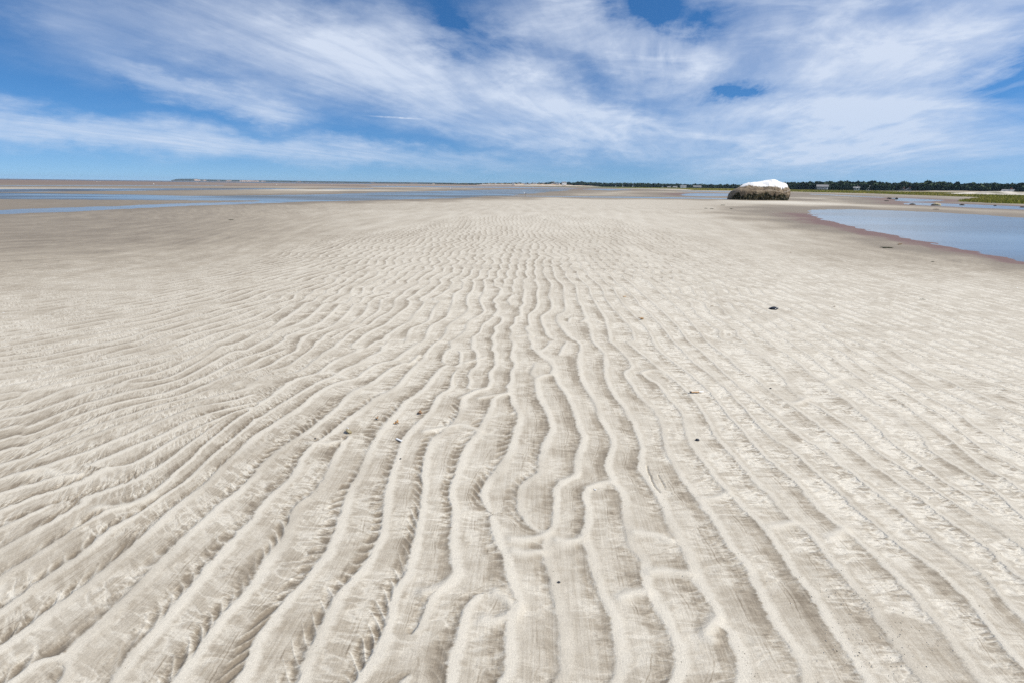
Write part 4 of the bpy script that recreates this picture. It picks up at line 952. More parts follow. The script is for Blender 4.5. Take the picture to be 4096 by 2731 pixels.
# ------------------------------------------------------------------ dunes and bluff
dune_m = material('dune_sand', (0.66, 0.60, 0.51), .95, .1, .10, .4, attr_mix=[('veg', (0.085, 0.085, 0.030)), ('bare', (0.50, 0.36, 0.24))])
def ridge(name, cols, prof, seed, vegf, baref):
    """cols: list of (px, range, height); prof: list of (offset m, fraction of height)"""
    px = np.array([c[0] for c in cols], float)
    q = np.linspace(px[0], px[-1], 420)
    rg, ht = np.interp(q, px, [c[1] for c in cols]), np.interp(q, px, [c[2] for c in cols])
    dx_, dy_ = far_at(q, 1.0)
    pr = np.array(prof, float)
    P = np.zeros((len(pr), len(q), 3)); veg = np.zeros((len(pr), len(q))); bare = np.zeros_like(veg)
    cx = rg * dx_; cy = rg * dy_
    for i, (off, fr_) in enumerate(pr):
        rr = rg + off * (1 + .35 * perlin(cx / 23, cy / 37 + i * .13, seed))
        h_ = ht * fr_ * (1 + .22 * perlin(cx / 17, cy / 30, seed + 1) + .12 * perlin(cx / 5 + i, cy / 9, seed + 2))
        P[i] = np.stack([rr * dx_, rr * dy_, np.where(fr_ <= 0, -.25, h_)], 1)
        veg[i] = vegf(fr_, perlin(cx / 14 + .3 * i, cy / 25, seed + 4), perlin(cx / 4, cy / 7 + i, seed + 5)); bare[i] = baref(fr_, perlin(cx / 11, cy / 20 + .2 * i, seed + 6))
    me = mesh_from_arrays(name, P.reshape(-1, 3), grid_faces(len(pr), len(q)))
    attr(me, 'veg', np.clip(veg, 0, 1)); attr(me, 'bare', np.clip(bare, 0, 1))
    o = link(name, me, dune_m); tag(o, kind='structure')
    return o
PR = [(-1, 0), (0, .12), (3, .45), (6, .72), (10, .92), (16, 1.0), (30, 1.02), (60, 1.0), (110, .9), (160, 0)]
ridge('white_dune', [(3740, 245, .12), (3800, 240, .40), (3870, 230, .80), (3950, 222, 1.15), (4096, 214, 1.15), (4400, 210, 1.2), (4800, 210, 1.2)], [(-1, 0), (0, .08), (1.5, .3), (3, .55), (5, .8), (8, .95), (14, 1.05), (30, 1.0), (60, .8), (80, 0)], 31,
      lambda f, a, b_: sstep(.72, .98, f + .35 * a + .25 * b_) * .85, lambda f, a: .0)
ridge('grassy_dune', [(3420, 470, .2), (3560, 440, .55), (3740, 420, 1.0), (3860, 410, 1.15), (4050, 420, 1.2)], [(-1, 0), (0, .2), (6, .7), (14, 1.0), (40, 1.0), (60, 0)], 41,
      lambda f, a, b_: .62 + .3 * a, lambda f, a: .25)
ridge('bluff', [(1730, 2700, 2.5), (1850, 2300, 5.5), (1980, 1850, 5.0), (2060, 1560, 4.6), (2160, 1480, 4.6), (2230, 1420, 4.2), (2300, 1350, 2.4), (2420, 1250, 1.2)],
      [(-1, 0), (0, .10), (6, .25), (14, .42), (24, .62), (36, .82), (52, 1.0), (90, 1.1), (160, 1.2), (240, 0)], 51,
      lambda f, a, b_: sstep(.50, .72, f + .30 * a + .2 * b_) * .9, lambda f, a: sstep(.15, .3, f) * (.5 + .6 * a))
# far headland across the bay
head_m = material('headland', (0.045, 0.055, 0.035), .9, .1, .15, .01, attr_mix=[('cliff', (0.55, 0.40, 0.30))])
def headland():
    cols = [(684, 721.5), (697, 718.8), (712, 716.9), (742, 716.5), (788, 716.9), (803, 718.7), (857, 719.8), (946, 721.6), (1023, 722.8), (1150, 724.8), (1240, 726.7), (1400, 729.0), (1560, 731.3), (1700, 733.0), (1800, 734.5), (1850, 737)]
    px = np.linspace(684, 1850, 500)
    tp = np.interp(px, [c[0] for c in cols], [c[1] for c in cols])
    dist = np.interp(px, [684, 1300, 1850], [7000, 6200, 4800])
    dx_, dy_ = far_at(px, 1.0)
    top = np.maximum((horizon(px) - tp) / (FPX * 1.104) * dist + 1.4, .5) * (1 + .05 * perlin(px / 9, 0 * px, 3))
    rows = [(-20, -.2), (0, .0), (8, .28), (20, .62), (34, .82), (60, .94), (140, 1.0), (500, .9), (700, -.2)]
    P = np.zeros((len(rows), len(px), 3)); cl = np.zeros((len(rows), len(px)))
    patches = [(778, 802, 1.0), (812, 826, .8), (905, 925, .75), (960, 1035, 1.0), (1045, 1062, .6), (870, 880, .4), (1190, 1205, .35), (1480, 1500, .3), (1640, 1670, .35)]
    for i, (o_, f) in enumerate(rows):
        P[i] = np.stack([(dist + o_) * dx_, (dist + o_) * dy_, top * f], 1)
        for (a_, b_, s_) in patches:
            g = s_ * sstep(a_ - 4, a_ + 3, px) * sstep(b_ + 4, b_ - 3, px) * (0.05 < f < .75)
            cl[i] = np.maximum(cl[i], g * sstep(-.5, .1, perlin(px / 4, 0 * px + i, 7)))
    me = mesh_from_arrays('far_headland', P.reshape(-1, 3), grid_faces(len(rows), len(px)))
    attr(me, 'cliff', cl)
    tag(link('far_headland', me, head_m), kind='structure')
headland()

# ------------------------------------------------------------------ woods behind the marsh
def clumps(centres, sizes, tones):
    M = len(centres)
    nrm = rng.normal(size=(M, 3)); nrm[:, 2] = np.abs(nrm[:, 2]) + .25
    nrm /= np.linalg.norm(nrm, axis=1)[:, None]
    t1 = np.cross(nrm, rng.normal(size=(M, 3))); t1 /= np.linalg.norm(t1, axis=1)[:, None] + 1e-9
    t2 = np.cross(nrm, t1)
    k = rng.uniform(.6, 1.25, (M, 4))
    cs = [(-1, -.8), (.9, -1), (1, .8), (-.8, 1)]
    V_ = np.stack([centres + (t1 * (c0 * k[:, q] * sizes)[:, None] + t2 * (c1 * k[:, q] * sizes)[:, None]) for q, (c0, c1) in enumerate(cs)], 1)
    return V_.reshape(-1, 3), np.arange(M * 4).reshape(-1, 4), np.repeat(tones, 4)
def wood(name, cols, mat, depth_rows, seed):
    r2 = np.random.default_rng(seed)
    px0 = np.array([c[0] for c in cols], float)
    Cs, Ss, Ts = [], [], []
    for row in range(depth_rows):
        q = px0[0]
        while q < px0[-1]:
            tp = np.interp(q, px0, [c[1] for c in cols]); dist = np.interp(q, px0, [c[2] for c in cols]) + row * 9
            H_ = (horizon(q) - tp) / (FPX * 1.1) * dist + 1.4
            H_ *= r2.uniform(.80, 1.10) * (1.0 if row else .82)
            if r2.uniform() < .06: H_ *= 1.1
            cw = r2.uniform(.30, .52) * max(H_, 3.5)
            ux, uy = far_at(q, dist + r2.uniform(-4, 4))
            nb = int(34 + 26 * (dist < 900))
            u = r2.normal(size=(nb, 3)); u /= np.linalg.norm(u, axis=1)[:, None]
            u *= r2.uniform(.55, 1.0, (nb, 1)) ** .6
            tone0 = np.clip(r2.normal(.35, .25), 0, 1)
            low = r2.uniform(.50, .60)
            c_ = np.stack([ux + u[:, 0] * cw, uy + u[:, 1] * cw, H_ * (low + (1 - low) * u[:, 2] * (.95 if row else .9))], 1)
            c_[:, 2] = np.maximum(c_[:, 2], .6)
            # skirt of undergrowth down to the ground
            ns = nb // 2
            sk = np.stack([ux + r2.uniform(-1, 1, ns) * cw, uy + r2.uniform(-1, 1, ns) * cw * .7, r2.uniform(.2, H_ * .5, ns)], 1)
            Cs += [c_, sk]; Ss += [r2.uniform(.10, .19, nb) * max(H_, 4), r2.uniform(.12, .2, ns) * max(H_, 4)]
            Ts += [np.clip(tone0 + r2.normal(0, .15, nb), 0, 1), np.clip(tone0 - .1 + r2.normal(0, .12, ns), 0, 1)]
            q += cw * 1.25 / dist * FPX * 1.05
    V_, F_, T_ = clumps(np.vstack(Cs), np.concatenate(Ss), np.concatenate(Ts))
    me = mesh_from_arrays(name, V_, F_, smooth=False); attr(me, 'tone', T_)
    o = link(name, me, mat); tag(o, kind='stuff')
    return o
wood_m = leafy_material('woodland_leaves', (0.018, 0.042, 0.020), (0.075, 0.105, 0.050), .85)
wood('woodland', [(2250, 733.5, 1500), (2327, 729.9, 1400), (2362, 732, 1350), (2418, 734.8, 1250), (2483, 735, 1220), (2614, 736.4, 1180), (2745, 740, 1150), (2832, 740.4, 1130), (2954, 741.2, 1080), (3060, 737, 850), (3161, 733.2, 720), (3281, 731.8, 700), (3342, 729.9, 690), (3442, 732.8, 690), (3494, 731.3, 680), (3535, 734.5, 680), (3556, 739, 680), (3575, 735.5, 680), (3682, 736, 680), (3734, 734, 670), (3812, 737.3, 670), (3943, 739.5, 660), (4096, 739.8, 660), (4500, 741, 660), (4800, 742, 660)], wood_m, 3, 3)
wood('scrub', [(1740, 738, 2550), (1850, 736.3, 2250), (2000, 735.2, 1880), (2060, 733.8, 1650), (2110, 735.5, 1600), (2170, 733.5, 1590), (2215, 730.5, 1560), (2260, 731.5, 1500)], wood_m, 2, 5)

# ------------------------------------------------------------------ houses
wall_w = material('white_wall', (0.78, 0.77, 0.74), .8, .2, .05, .5); wall_g = material('grey_shingle', (0.15, 0.145, 0.135), .9, .15, .15, .5)
roof_d = material('dark_roof', (0.13, 0.125, 0.12), .9, .15, .15, .5); roof_p = material('pale_roof', (0.22, 0.22, 0.22), .85, .2, .1, .5)
glass_m = material('window_glass', (0.03, 0.04, 0.05), .1, .5); brick_m = material('chimney_brick', (0.30, 0.14, 0.10), .9, .1)
trim_m = material('white_trim', (0.8, 0.8, 0.78), .6, .3)
def box(cx, cy, cz, sx, sy, sz):
    v = [(cx + a * sx / 2, cy + b_ * sy / 2, cz + c_ * sz / 2) for a in (-1, 1) for b_ in (-1, 1) for c_ in (-1, 1)]
    f = [(0, 1, 3, 2), (4, 6, 7, 5), (0, 4, 5, 1), (2, 3, 7, 6), (0, 2, 6, 4), (1, 5, 7, 3)]
    return v, f
def boxes(name, lst, m, parent):
    V_, F_ = [], []
    for bx_ in lst:
        v, f = box(*bx_); o_ = len(V_); V_ += v; F_ += [tuple(i + o_ for i in q) for q in f]
    me = bpy.data.meshes.new(name); me.from_pydata(V_, [], F_); me.update()
    return link(name, me, m, parent)
def house(loc, rz, w, d, hw, hr, wallm, roofm, label, nwin=3, storeys=1, chimney=True, gable_front=False, deck=False, group='houses along the shore'):
    t = empty('house', loc, rz); tag(t, label, 'house', group)
    # walls with gable ends
    if gable_front:
        V_ = [(-w/2, -d/2, -1), (w/2, -d/2, -1), (w/2, d/2, -1), (-w/2, d/2, -1), (-w/2, -d/2, hw), (w/2, -d/2, hw), (w/2, d/2, hw), (-w/2, d/2, hw), (0, -d/2, hw + hr), (0, d/2, hw + hr)]
        F_ = [(0, 1, 5, 8, 4), (2, 3, 7, 9, 6), (1, 2, 6, 5), (3, 0, 4, 7), (0, 3, 2, 1)]
    else:
        V_ = [(-w/2, -d/2, -1), (w/2, -d/2, -1), (w/2, d/2, -1), (-w/2, d/2, -1), (-w/2, -d/2, hw), (w/2, -d/2, hw), (w/2, d/2, hw), (-w/2, d/2, hw), (-w/2, 0, hw + hr), (w/2, 0, hw + hr)]
        F_ = [(0, 1, 5, 4), (2, 3, 7, 6), (1, 2, 6, 9, 5), (3, 0, 4, 8, 7), (0, 3, 2, 1)]
    me = bpy.data.meshes.new('wall'); me.from_pydata(V_, [], F_); me.update(); link('wall', me, wallm, t)
    # roof: two thick slabs with eaves
    e, th = .35, .18
    half = (w if gable_front else d) / 2; ln = (d if gable_front else w) / 2 + e
    s = hr / half
    A_ = [(0, hr + hw + .02), (half + e, hw - e * s + .02), (half + e, hw - e * s + th + .02), (0, hr + hw + th + .02)]
    V_, F_ = [], []
    for sg in (-1, 1):
        o_ = len(V_)
        for L_ in (-ln, ln):
            for (a_, z_) in A_:
                V_.append((sg * a_, L_, z_) if gable_front else (L_, sg * a_, z_))
        F_ += [tuple(o_ + i for i in q) for q in ((0, 1, 2, 3), (7, 6, 5, 4), (0, 4, 5, 1), (1, 5, 6, 2), (2, 6, 7, 3))]
    me = bpy.data.meshes.new('roof'); me.from_pydata(V_, [], F_); me.update(); rf = link('roof', me, roofm, t)
    if chimney:
        boxes('chimney', [(w * .22, .4, hw + hr + .35, .8, .8, 1.6)], brick_m, rf)
    for s_ in range(storeys):
        for q in range(nwin):
            xw = (q - (nwin - 1) / 2) * w / (nwin + .3)
            zw = 1.5 + s_ * 2.7
            fo = boxes('window', [(xw, -d / 2 - .03, zw, 1.35, .08, 1.45)], trim_m, t)
            boxes('pane', [(xw, -d / 2 - .085, zw, 1.1, .04, 1.2)], glass_m, fo)
    boxes('door', [(w * .42, -d / 2 - .03, .95, .95, .07, 2.05)], trim_m, t)
    if deck:
        boxes('deck', [(0, -d / 2 - 1.4, .25, w * .9, 2.6, .18), (0, -d / 2 - 2.65, .95, w * .9, .06, .08)] + [(-w * .44 + i * w * .88 / 5, -d / 2 - 2.65, .3, .1, .1, 1.3) for i in range(6)], trim_m, t)
    return t
def at_px(px, py, dist):
    x_, y_ = far_at(px, dist); return (float(x_), float(y_), (float(horizon(px)) - py) / (FPX * 1.1) * dist + 1.4)
# houses on the bluff, left to right: pixel x, roof-top y, range, width, wall height, roof height, wall, roof, gable front, label
HB = [(2054, 735, 1600, 8.5, 2.4, 1.8, wall_w, roof_p, False, 'low pale house at the left end of the bluff row'),
      (2074, 733.3, 1590, 6.5, 3.2, 2.6, wall_w, roof_d, True, 'small white house with a steep front gable on the bluff'),
      (2092, 736.2, 1600, 13, 2.6, 2.0, wall_g, roof_p, False, 'long grey shingled house among shrubs on the bluff'),
      (2105, 738, 1540, 10, 3.4, 2.4, wall_w, roof_p, True, 'broad white gabled house low on the bluff above the beach'),
      (2119, 737, 1550, 8, 2.6, 2.0, wall_g, roof_p, False, 'grey house just right of the broad white gabled one'),
      (2138, 735, 1560, 12, 2.8, 2.2, wall_w, roof_p, False, 'wide white house with pale roof in the middle of the bluff row'),
      (2156, 732.8, 1600, 6.5, 3.0, 2.6, wall_w, roof_d, True, 'narrow white house standing highest in the middle of the bluff'),
      (2176, 734.3, 1590, 10, 2.8, 2.2, wall_g, roof_p, False, 'grey cottage half hidden by scrub, right of the narrow white house'),
      (2211, 730.2, 1600, 11, 3.0, 2.3, wall_w, roof_p, False, 'pale house on the skyline above two lower cottages'),
      (2209, 735.5, 1530, 7, 2.4, 1.9, wall_w, roof_d, True, 'small white cottage directly below the skyline house'),
      (2221, 735.0, 1535, 9, 2.4, 1.9, wall_g, roof_p, False, 'low grey cottage below and right of the skyline house'),
      (2232, 736, 1500, 9, 2.6, 2.0, wall_w, roof_p, False, 'white cottage at the foot of the wooded hill')]
for (px, py, dist, w_, hw, hr, wm_, rm_, gf, lab) in HB:
    x_, y_, zt_ = at_px(px, py, dist)
    house((x_, y_, zt_ - hw - hr), random.uniform(-.4, .4), w_, 7, hw, hr, wm_, rm_, lab, 2 if w_ < 9 else 4, 1, True, gf)
x_, y_, zt_ = at_px(2256, 730.8, 1395)
house((x_, y_, zt_ - 7.6), .1, 12, 8, 5.0, 2.6, wall_w, roof_p, 'tall white house with a deck at the top of the wooded slope', 4, 2, True, False, True)
HW = [(2733, 743.4, 1080, 11, 2.7, 2.1, wall_w, roof_p, False, True, 'white house with a long deck before the distant wood'),
      (2788, 745.0, 1050, 15, 2.8, 1.9, wall_g, roof_p, False, True, 'wide house with pale roof left of the boulder before the wood'),
      (2700, 747.3, 1080, 8, 2.4, 1.6, wall_w, roof_p, False, False, 'low white bungalow at the edge of the distant wood'),
      (2676, 748, 1080, 6.5, 2.3, 1.6, wall_g, roof_p, False, False, 'small grey bungalow beside the low white one'),
      (2650, 746.6, 1090, 5, 2.6, 2.0, wall_w, roof_d, True, False, 'tiny gabled cottage with dark roof at the wood edge'),
      (3287, 741.0, 655, 11.0, 2.9, 1.9, wall_g, roof_p, False, True, 'grey house with pale roof and deck in the wood right of the boulder'),
      (3425, 748.0, 650, 5.5, 2.3, 1.0, wall_g, roof_p, False, False, 'low pale roofed hut behind a leaning mast'),
      (3609, 751.8, 640, 5.6, 3.0, 2.0, wall_g, roof_p, True, False, 'left of two grey gabled cottages under the tall trees'),
      (3634, 751.6, 640, 4.6, 2.8, 1.9, wall_g, roof_p, True, False, 'right of two grey gabled cottages under the tall trees'),
      (4033, 754.6, 480, 5.5, 1.6, 1.3, wall_g, roof_p, False, False, 'grey house whose roof shows above the white dune')]
for (px, py, dist, w_, hw, hr, wm_, rm_, gf, dk, lab) in HW:
    x_, y_, zt_ = at_px(px, py, dist)
    house((x_, y_, zt_ - (hw + hr) * 1.0 - .4), -math.atan2(x_, y_) + random.uniform(-.15, .15), w_, 6.5, hw, hr, wm_, rm_, lab, 2 if w_ < 7 else 4, 1, True, gf, dk)

# ------------------------------------------------------------------ small boats pulled up in the marsh, only masts and sails showing
sail_m = material('sail_cloth', (0.82, 0.82, 0.80), .8, .2); mast_m = material('alloy_mast', (0.72, 0.72, 0.72), .4, .5); hull_m = material('boat_hull', (0.7, 0.7, 0.7), .5, .4)
def tube(name, pts, rads, m, parent=None, sides=8):
    V_, F_ = [], []
    for i, p in enumerate(pts):
        p = Vector(p); d_ = (Vector(pts[min(i + 1, len(pts) - 1)]) - Vector(pts[max(i - 1, 0)])).normalized()
        a_ = d_.orthogonal().normalized(); b_ = d_.cross(a_)
        for k in range(sides):
            t = 2 * math.pi * k / sides
            V_.append(tuple(p + (a_ * math.cos(t) + b_ * math.sin(t)) * rads[i]))
    for i in range(len(pts) - 1):
        for k in range(sides):
            F_.append((i * sides + k, i * sides + (k + 1) % sides, (i + 1) * sides + (k + 1) % sides, (i + 1) * sides + k))
    F_ += [tuple(range(sides))[::-1], tuple((len(pts) - 1) * sides + k for k in range(sides))]
    me = bpy.data.meshes.new(name); me.from_pydata(V_, [], F_); me.update()
    me.polygons.foreach_set('use_smooth', np.ones(len(F_), bool))
    return link(name, me, m, parent)
def boat(px, dist, mast_h, lean, sail, label, two=False):
    x_, y_ = far_at(px, dist)
    t = empty('sailing_dinghy', (float(x_), float(y_), .0), random.uniform(-.5, .5)); tag(t, label, 'boat', 'small boats pulled up in the marsh')
    sec = [(-2.1, .35), (-1.6, .62), (-.5, .75), (.8, .68), (1.7, .38), (2.2, .03)]
    V_, F_ = [], []
    for (xx, hw_) in sec:
        V_ += [(xx, -hw_, .55), (xx, -hw_ * .8, .2), (xx, 0, .05), (xx, hw_ * .8, .2), (xx, hw_, .55)]
    for i in range(len(sec) - 1):
        for k in range(4): F_.append((i * 5 + k, i * 5 + k + 1, i * 5 + 6 + k, i * 5 + 5 + k))
        F_.append((i * 5 + 4, i * 5, i * 5 + 5, i * 5 + 9))
    F_.append((0, 1, 2, 3, 4)[::-1])
    me = bpy.data.meshes.new('hull'); me.from_pydata(V_, [], F_); me.update(); link('hull', me, hull_m, t)
    tube('mast', [(.4, 0, .3), (.4 + lean * mast_h, 0, mast_h)], [.09, .06], mast_m, t)
    if two: tube('boom', [(-1.5, .2, .9), (.4 + lean * mast_h * .72, .1, mast_h * .72)], [.07, .05], mast_m, t)
    if sail:
        sm = [(.34, 0, .9), (-1.4 * sail, .18, .95), (.34 + lean * mast_h * .95, 0, mast_h * .95), (-.5 * sail, .16, mast_h * .45)]
        V_ = sm + [(p[0], p[1] + .02, p[2]) for p in sm]
        me = bpy.data.meshes.new('sail'); me.from_pydata(V_, [], [(0, 1, 3), (0, 3, 2), (4, 7, 5), (4, 6, 7), (0, 4, 5, 1), (1, 5, 7, 3), (3, 7, 6, 2), (2, 6, 4, 0)]); me.update(); link('sail', me, sail_m, t)
boat(3425, 560, 4.6, .22, 0, 'slim leaning mast over the marsh grass in front of a low hut', True)
boat(3472, 560, 4.8, .14, 0, 'two poled mast rising from the marsh grass below the dark wood', True)
boat(2462, 1000, 4.2, .05, .9, 'small tilted white sail near the left end of the marsh')
boat(2492, 1000, 4.4, -.25, 1.6, 'wide slanting white sail in the distant marsh')
boat(2531, 1000, 5.4, .04, .8, 'tall narrow white sail rightmost of three in the distant marsh')

# ------------------------------------------------------------------ gulls
white_f = material('gull_white', (0.82, 0.82, 0.80), .8, .2); grey_f = material('gull_grey', (0.36, 0.37, 0.39), .8, .2); beak_m = material('gull_beak', (0.55, 0.36, 0.06), .5, .3); leg_m = material('gull_leg', (0.45, 0.32, 0.26), .6, .2)
def lathe_x(name, prof, m, parent, sides=14, yz=(1, 1)):
    V_, F_ = [], []
    for (x_, z_, r_) in prof:
        for k in range(sides):
            t = 2 * math.pi * k / sides
            V_.append((x_, r_ * yz[0] * math.cos(t), z_ + r_ * yz[1] * math.sin(t)))
    for i in range(len(prof) - 1):
        for k in range(sides): F_.append((i * sides + k, i * sides + (k + 1) % sides, (i + 1) * sides + (k + 1) % sides, (i + 1) * sides + k))
    F_ += [tuple(range(sides))[::-1], tuple((len(prof) - 1) * sides + k for k in range(sides))]
    me = bpy.data.meshes.new(name); me.from_pydata(V_, [], F_); me.update(); me.polygons.foreach_set('use_smooth', np.ones(len(F_), bool))
    return link(name, me, m, parent)
def gull(loc, rz, label, group=None, scale=1.0):
    t = empty('gull', loc, rz); tag(t, label, 'gull', group); t.scale = (scale,) * 3
    lathe_x('body', [(-.27, .24, .004), (-.20, .235, .03), (-.10, .22, .07), (.02, .21, .095), (.11, .235, .09), (.165, .29, .06), (.19, .335, .05), (.215, .365, .050), (.245, .375, .036), (.262, .372, .008)], white_f, t)
    for s_ in (-1, 1):
        w_ = lathe_x('wing', [(-.33, .255, .004), (-.22, .255, .022), (-.08, .245, .055), (.04, .245, .062), (.10, .255, .04), (.13, .26, .005)], grey_f, t, 10, (.35, 1))
        w_.location = (0, s_ * .075, 0)
        tube('leg', [(.0, s_ * .035, .15), (.005, s_ * .036, .01)], [.008, .006], leg_m, t, 6)
    lathe_x('beak', [(.25, .37, .013), (.29, .366, .010), (.315, .358, .002)], beak_m, t, 8)
    return t
def copy_tree(o, parent=None):
    c_ = o.copy(); COL.objects.link(c_); c_.parent = parent
    for ch in list(o.children): copy_tree(ch, c_)
    return c_
gx_, gy_ = far(2101, 785.5)
gz = sand_z(float(gx_), float(gy_))
g0 = gull((float(gx_), float(gy_), gz), math.radians(165), 'white and grey gull standing on the sand bar by the channel')
spots = [(190, 724.5), (375, 725.3), (390, 729.6), (401, 726.6), (616, 741.5), (791, 736.8), (1105, 744.6), (1327, 745.2), (1551, 749.6), (1589, 748.8), (1806, 764.8), (1887, 751.5), (1926, 752), (1969, 751.6), (2258, 759.5), (2657, 766)]
for i, (px, py) in enumerate(spots):
    c_ = copy_tree(g0)
    x_, y_ = far(px, py)
    c_.location = (float(x_), float(y_), max(sand_z(float(x_), float(y_)), WZ)); c_.rotation_euler.z = random.uniform(0, 6.28)
    lab = {1806: 'gull standing at the far edge of the tidal channel', 2258: 'gull alone at the right end of the channel', 2657: 'gull on the wet sand before the marsh grass', 616: 'gull nearer than the rest on the left mud flat'}.get(px)
    lab = lab or {190: 'leftmost of the white gull specks on the far mud flat', 375: 'left and higher of three close white gulls on the left mud flat', 390: 'lowest of three close white gulls on the left mud flat', 401: 'rightmost of three close white gulls on the left mud flat',
                  791: 'lone white gull speck below the left cliffs of the far headland', 1105: 'white gull speck below the long cliff of the headland', 1327: 'white gull speck on the mud between headland and hill houses', 1551: 'left one of a pair of white gulls on the middle mud flat',
                  1589: 'right one of a pair of white gulls on the middle mud flat', 1887: 'leftmost of three gull specks below the bluff beach', 1926: 'middle one of three gull specks below the bluff beach', 1969: 'rightmost of three gull specks below the bluff beach'}[px]
    c_['label'] = lab; c_['group'] = 'gulls scattered over the far flat'; c_.scale = (1.25,) * 3
# one gull on the wing
x_, y_, zz_ = at_px(1598, 731.5, 330)
fg = empty('flying_gull', (x_, y_, zz_), .4); tag(fg, 'white gull flying low over the far flat', 'gull')
lathe_x('body', [(-.25, 0, .004), (-.12, 0, .06), (.02, 0, .085), (.13, 0, .07), (.2, .02, .05), (.25, .02, .01)], white_f, fg)
for s_ in (-1, 1):
    V_ = [(.10, s_ * .05, .02), (-.08, s_ * .05, .02), (.14, s_ * .36, .17), (-.03, s_ * .36, .17), (.02, s_ * .70, .10), (-.06, s_ * .66, .10)]
    V_ += [(a_, b_, c_ + .02) for a_, b_, c_ in V_]
    Fw = [(0, 1, 3, 2), (2, 3, 5, 4), (6, 8, 9, 7), (8, 10, 11, 9), (0, 2, 8, 6), (2, 4, 10, 8), (1, 7, 9, 3), (3, 9, 11, 5), (4, 5, 11, 10), (0, 6, 7, 1)]
    me = bpy.data.meshes.new('wing'); me.from_pydata(V_, [], Fw); me.update(); link('wing', me, white_f, fg)

# ------------------------------------------------------------------ stones and weed heaps by the stream
def blob(name, m, sx, sy, sz, seed, parent=None, sub=3, rough=.35):
    import bmesh
    bm = bmesh.new(); bmesh.ops.create_icosphere(bm, subdivisions=sub, radius=1)
    for v in bm.verts:
        k = 1 + rough * n3(v.co, 1.3, seed) + rough * .5 * n3(v.co, 3.2, seed + 3)
        v.co = Vector((v.co.x * sx * k, v.co.y * sy * k, max(v.co.z * sz * k, -.25 * sz)))
    me = bpy.data.meshes.new(name); bm.to_mesh(me); bm.free()
    me.polygons.foreach_set('use_smooth', np.ones(len(me.polygons), bool))
    return link(name, me, m, parent)
stone_d = material('weedy_stone', (0.045, 0.042, 0.034), .8, .3, .5, 6, .02, 12); stone_y = material('pale_stone', (0.42, 0.37, 0.24), .9, .2, .35, 4, .02, 12)
ST = [(3650.5, 816.5, .26, .10, 'd', 'flat dark stone in the marsh stream, left of the yellowish rock'), (3747, 818.8, .42, .20, 'y', 'yellowish humped rock lying in the marsh stream'), (3733, 819.4, .25, .11, 'd', 'dark weedy stone touching the yellowish rock'), (3848, 817.2, .30, .09, 'd', 'flat dark stone in the marsh stream right of the yellowish rock'),
      (3980, 819.2, .16, .06, 'd', 'small dark stone at the stream edge below the grass clump'), (3556, 795.0, .35, .22, 'd', 'dark lump at the left end of the small marsh pool'), (3586, 795.3, .25, .2, 'd', 'dark knob standing in the middle of the marsh pool edge'), (3546, 804.5, .25, .08, 'd', 'low dark stone on the wet sand below the marsh pool'), (3569, 796, .45, .07, 'd', 'low dark bar of weed between two lumps by the marsh pool'), (4091, 824.5, .2, .08, 'd', 'dark stone at the right end of the marsh stream'), (3744, 836.5, .22, .03, 'd', 'thin dark patch of weed on the bar above the tidal pool')]
for i, (px, py, w_, h_, kd, lab) in enumerate(ST):
    x_, y_ = far(px, py)
    o = blob('stone' if h_ > .075 else 'flat_stone', stone_d if kd == 'd' else stone_y, w_, w_ * .7, h_, i * 5 + 1)
    o.location = (float(x_), float(y_), max(sand_z(float(x_), float(y_)), WZ) + .01); o.rotation_euler.z = .3 * i
    tag(o, lab, 'stone', 'stones along the marsh stream')
# seaweed scraps
weed_d = material('dead_weed', (0.040, 0.045, 0.020), .7, .3, .4, 20); weed_b = material('brown_weed', (0.16, 0.085, 0.03), .7, .3, .4, 30)
def scrap(px, py, size, m, label, seed, nst=7, cat='seaweed'):
    r3 = random.Random(seed)
    x_, y_ = far(px, py); x_, y_ = float(x_), float(y_)
    z_ = sand_z(x_, y_)
    t = empty('seaweed_scrap', (x_, y_, z_), r3.uniform(-.3, .3)); tag(t, label, cat, 'scraps of seaweed on the sand')
    for q in range(nst):
        a_ = r3.uniform(-.5, .5) + (math.pi if q % 2 else 0); L_ = size * r3.uniform(.3, .7)
        p = [(0, 0, .012)]
        for k in range(5):
            a_ += r3.uniform(-.4, .4)
            p.append((p[-1][0] + math.cos(a_) * L_ / 5, p[-1][1] + math.sin(a_) * L_ / 5 * .8, .008 + r3.uniform(0, .05) * size))
        w0 = size * r3.uniform(.03, .06)
        tube('frond', p, [w0 * f for f in (1, 1.1, 1, .9, .7, .3)], m, t, 6)
scrap(3548, 992.5, .26, weed_d, 'clump of dark green seaweed below the tidal pool', 1, 9)
scrap(3598, 977.5, .20, weed_b, 'thin brown strand of weed near the purple pool margin', 2, 4)
scrap(3729, 1049, .09, weed_d, 'small dark scrap of weed well right of the seaweed clump', 3, 5)
scrap(3689, 1200, .06, weed_d, 'flat black scrap on pale sand at the right', 4, 5)
scrap(3338, 1229, .055, weed_b, 'small orange brown scrap right of the mussel', 5, 4)
scrap(926, 882, .2, weed_d, 'thin dark green strand alone on the left flat', 6, 3)
scrap(2823, 837.5, .3, weed_d, 'left of several weed scraps on the sand before the boulder', 7, 5)
scrap(2848, 839, .28, weed_d, 'second weed scrap from the left before the boulder', 8, 5)
scrap(2890, 824.5, .45, weed_d, 'longest weed scrap nearest the left foot of the boulder', 9, 6)
scrap(2925, 838.5, .3, weed_d, 'weed scrap right of and below the longest one', 10, 4)
scrap(3159, 1012.5, .07, weed_b, 'tiny reddish scrap on the sand between mussel and pool', 11, 3)
scrap(1344, 1257, .035, weed_b, 'tiny brown scrap among ripples at mid left', 12, 4)
scrap(1658, 917, .07, weed_b, 'small reddish scrap far out on the rippled sand', 13, 3)
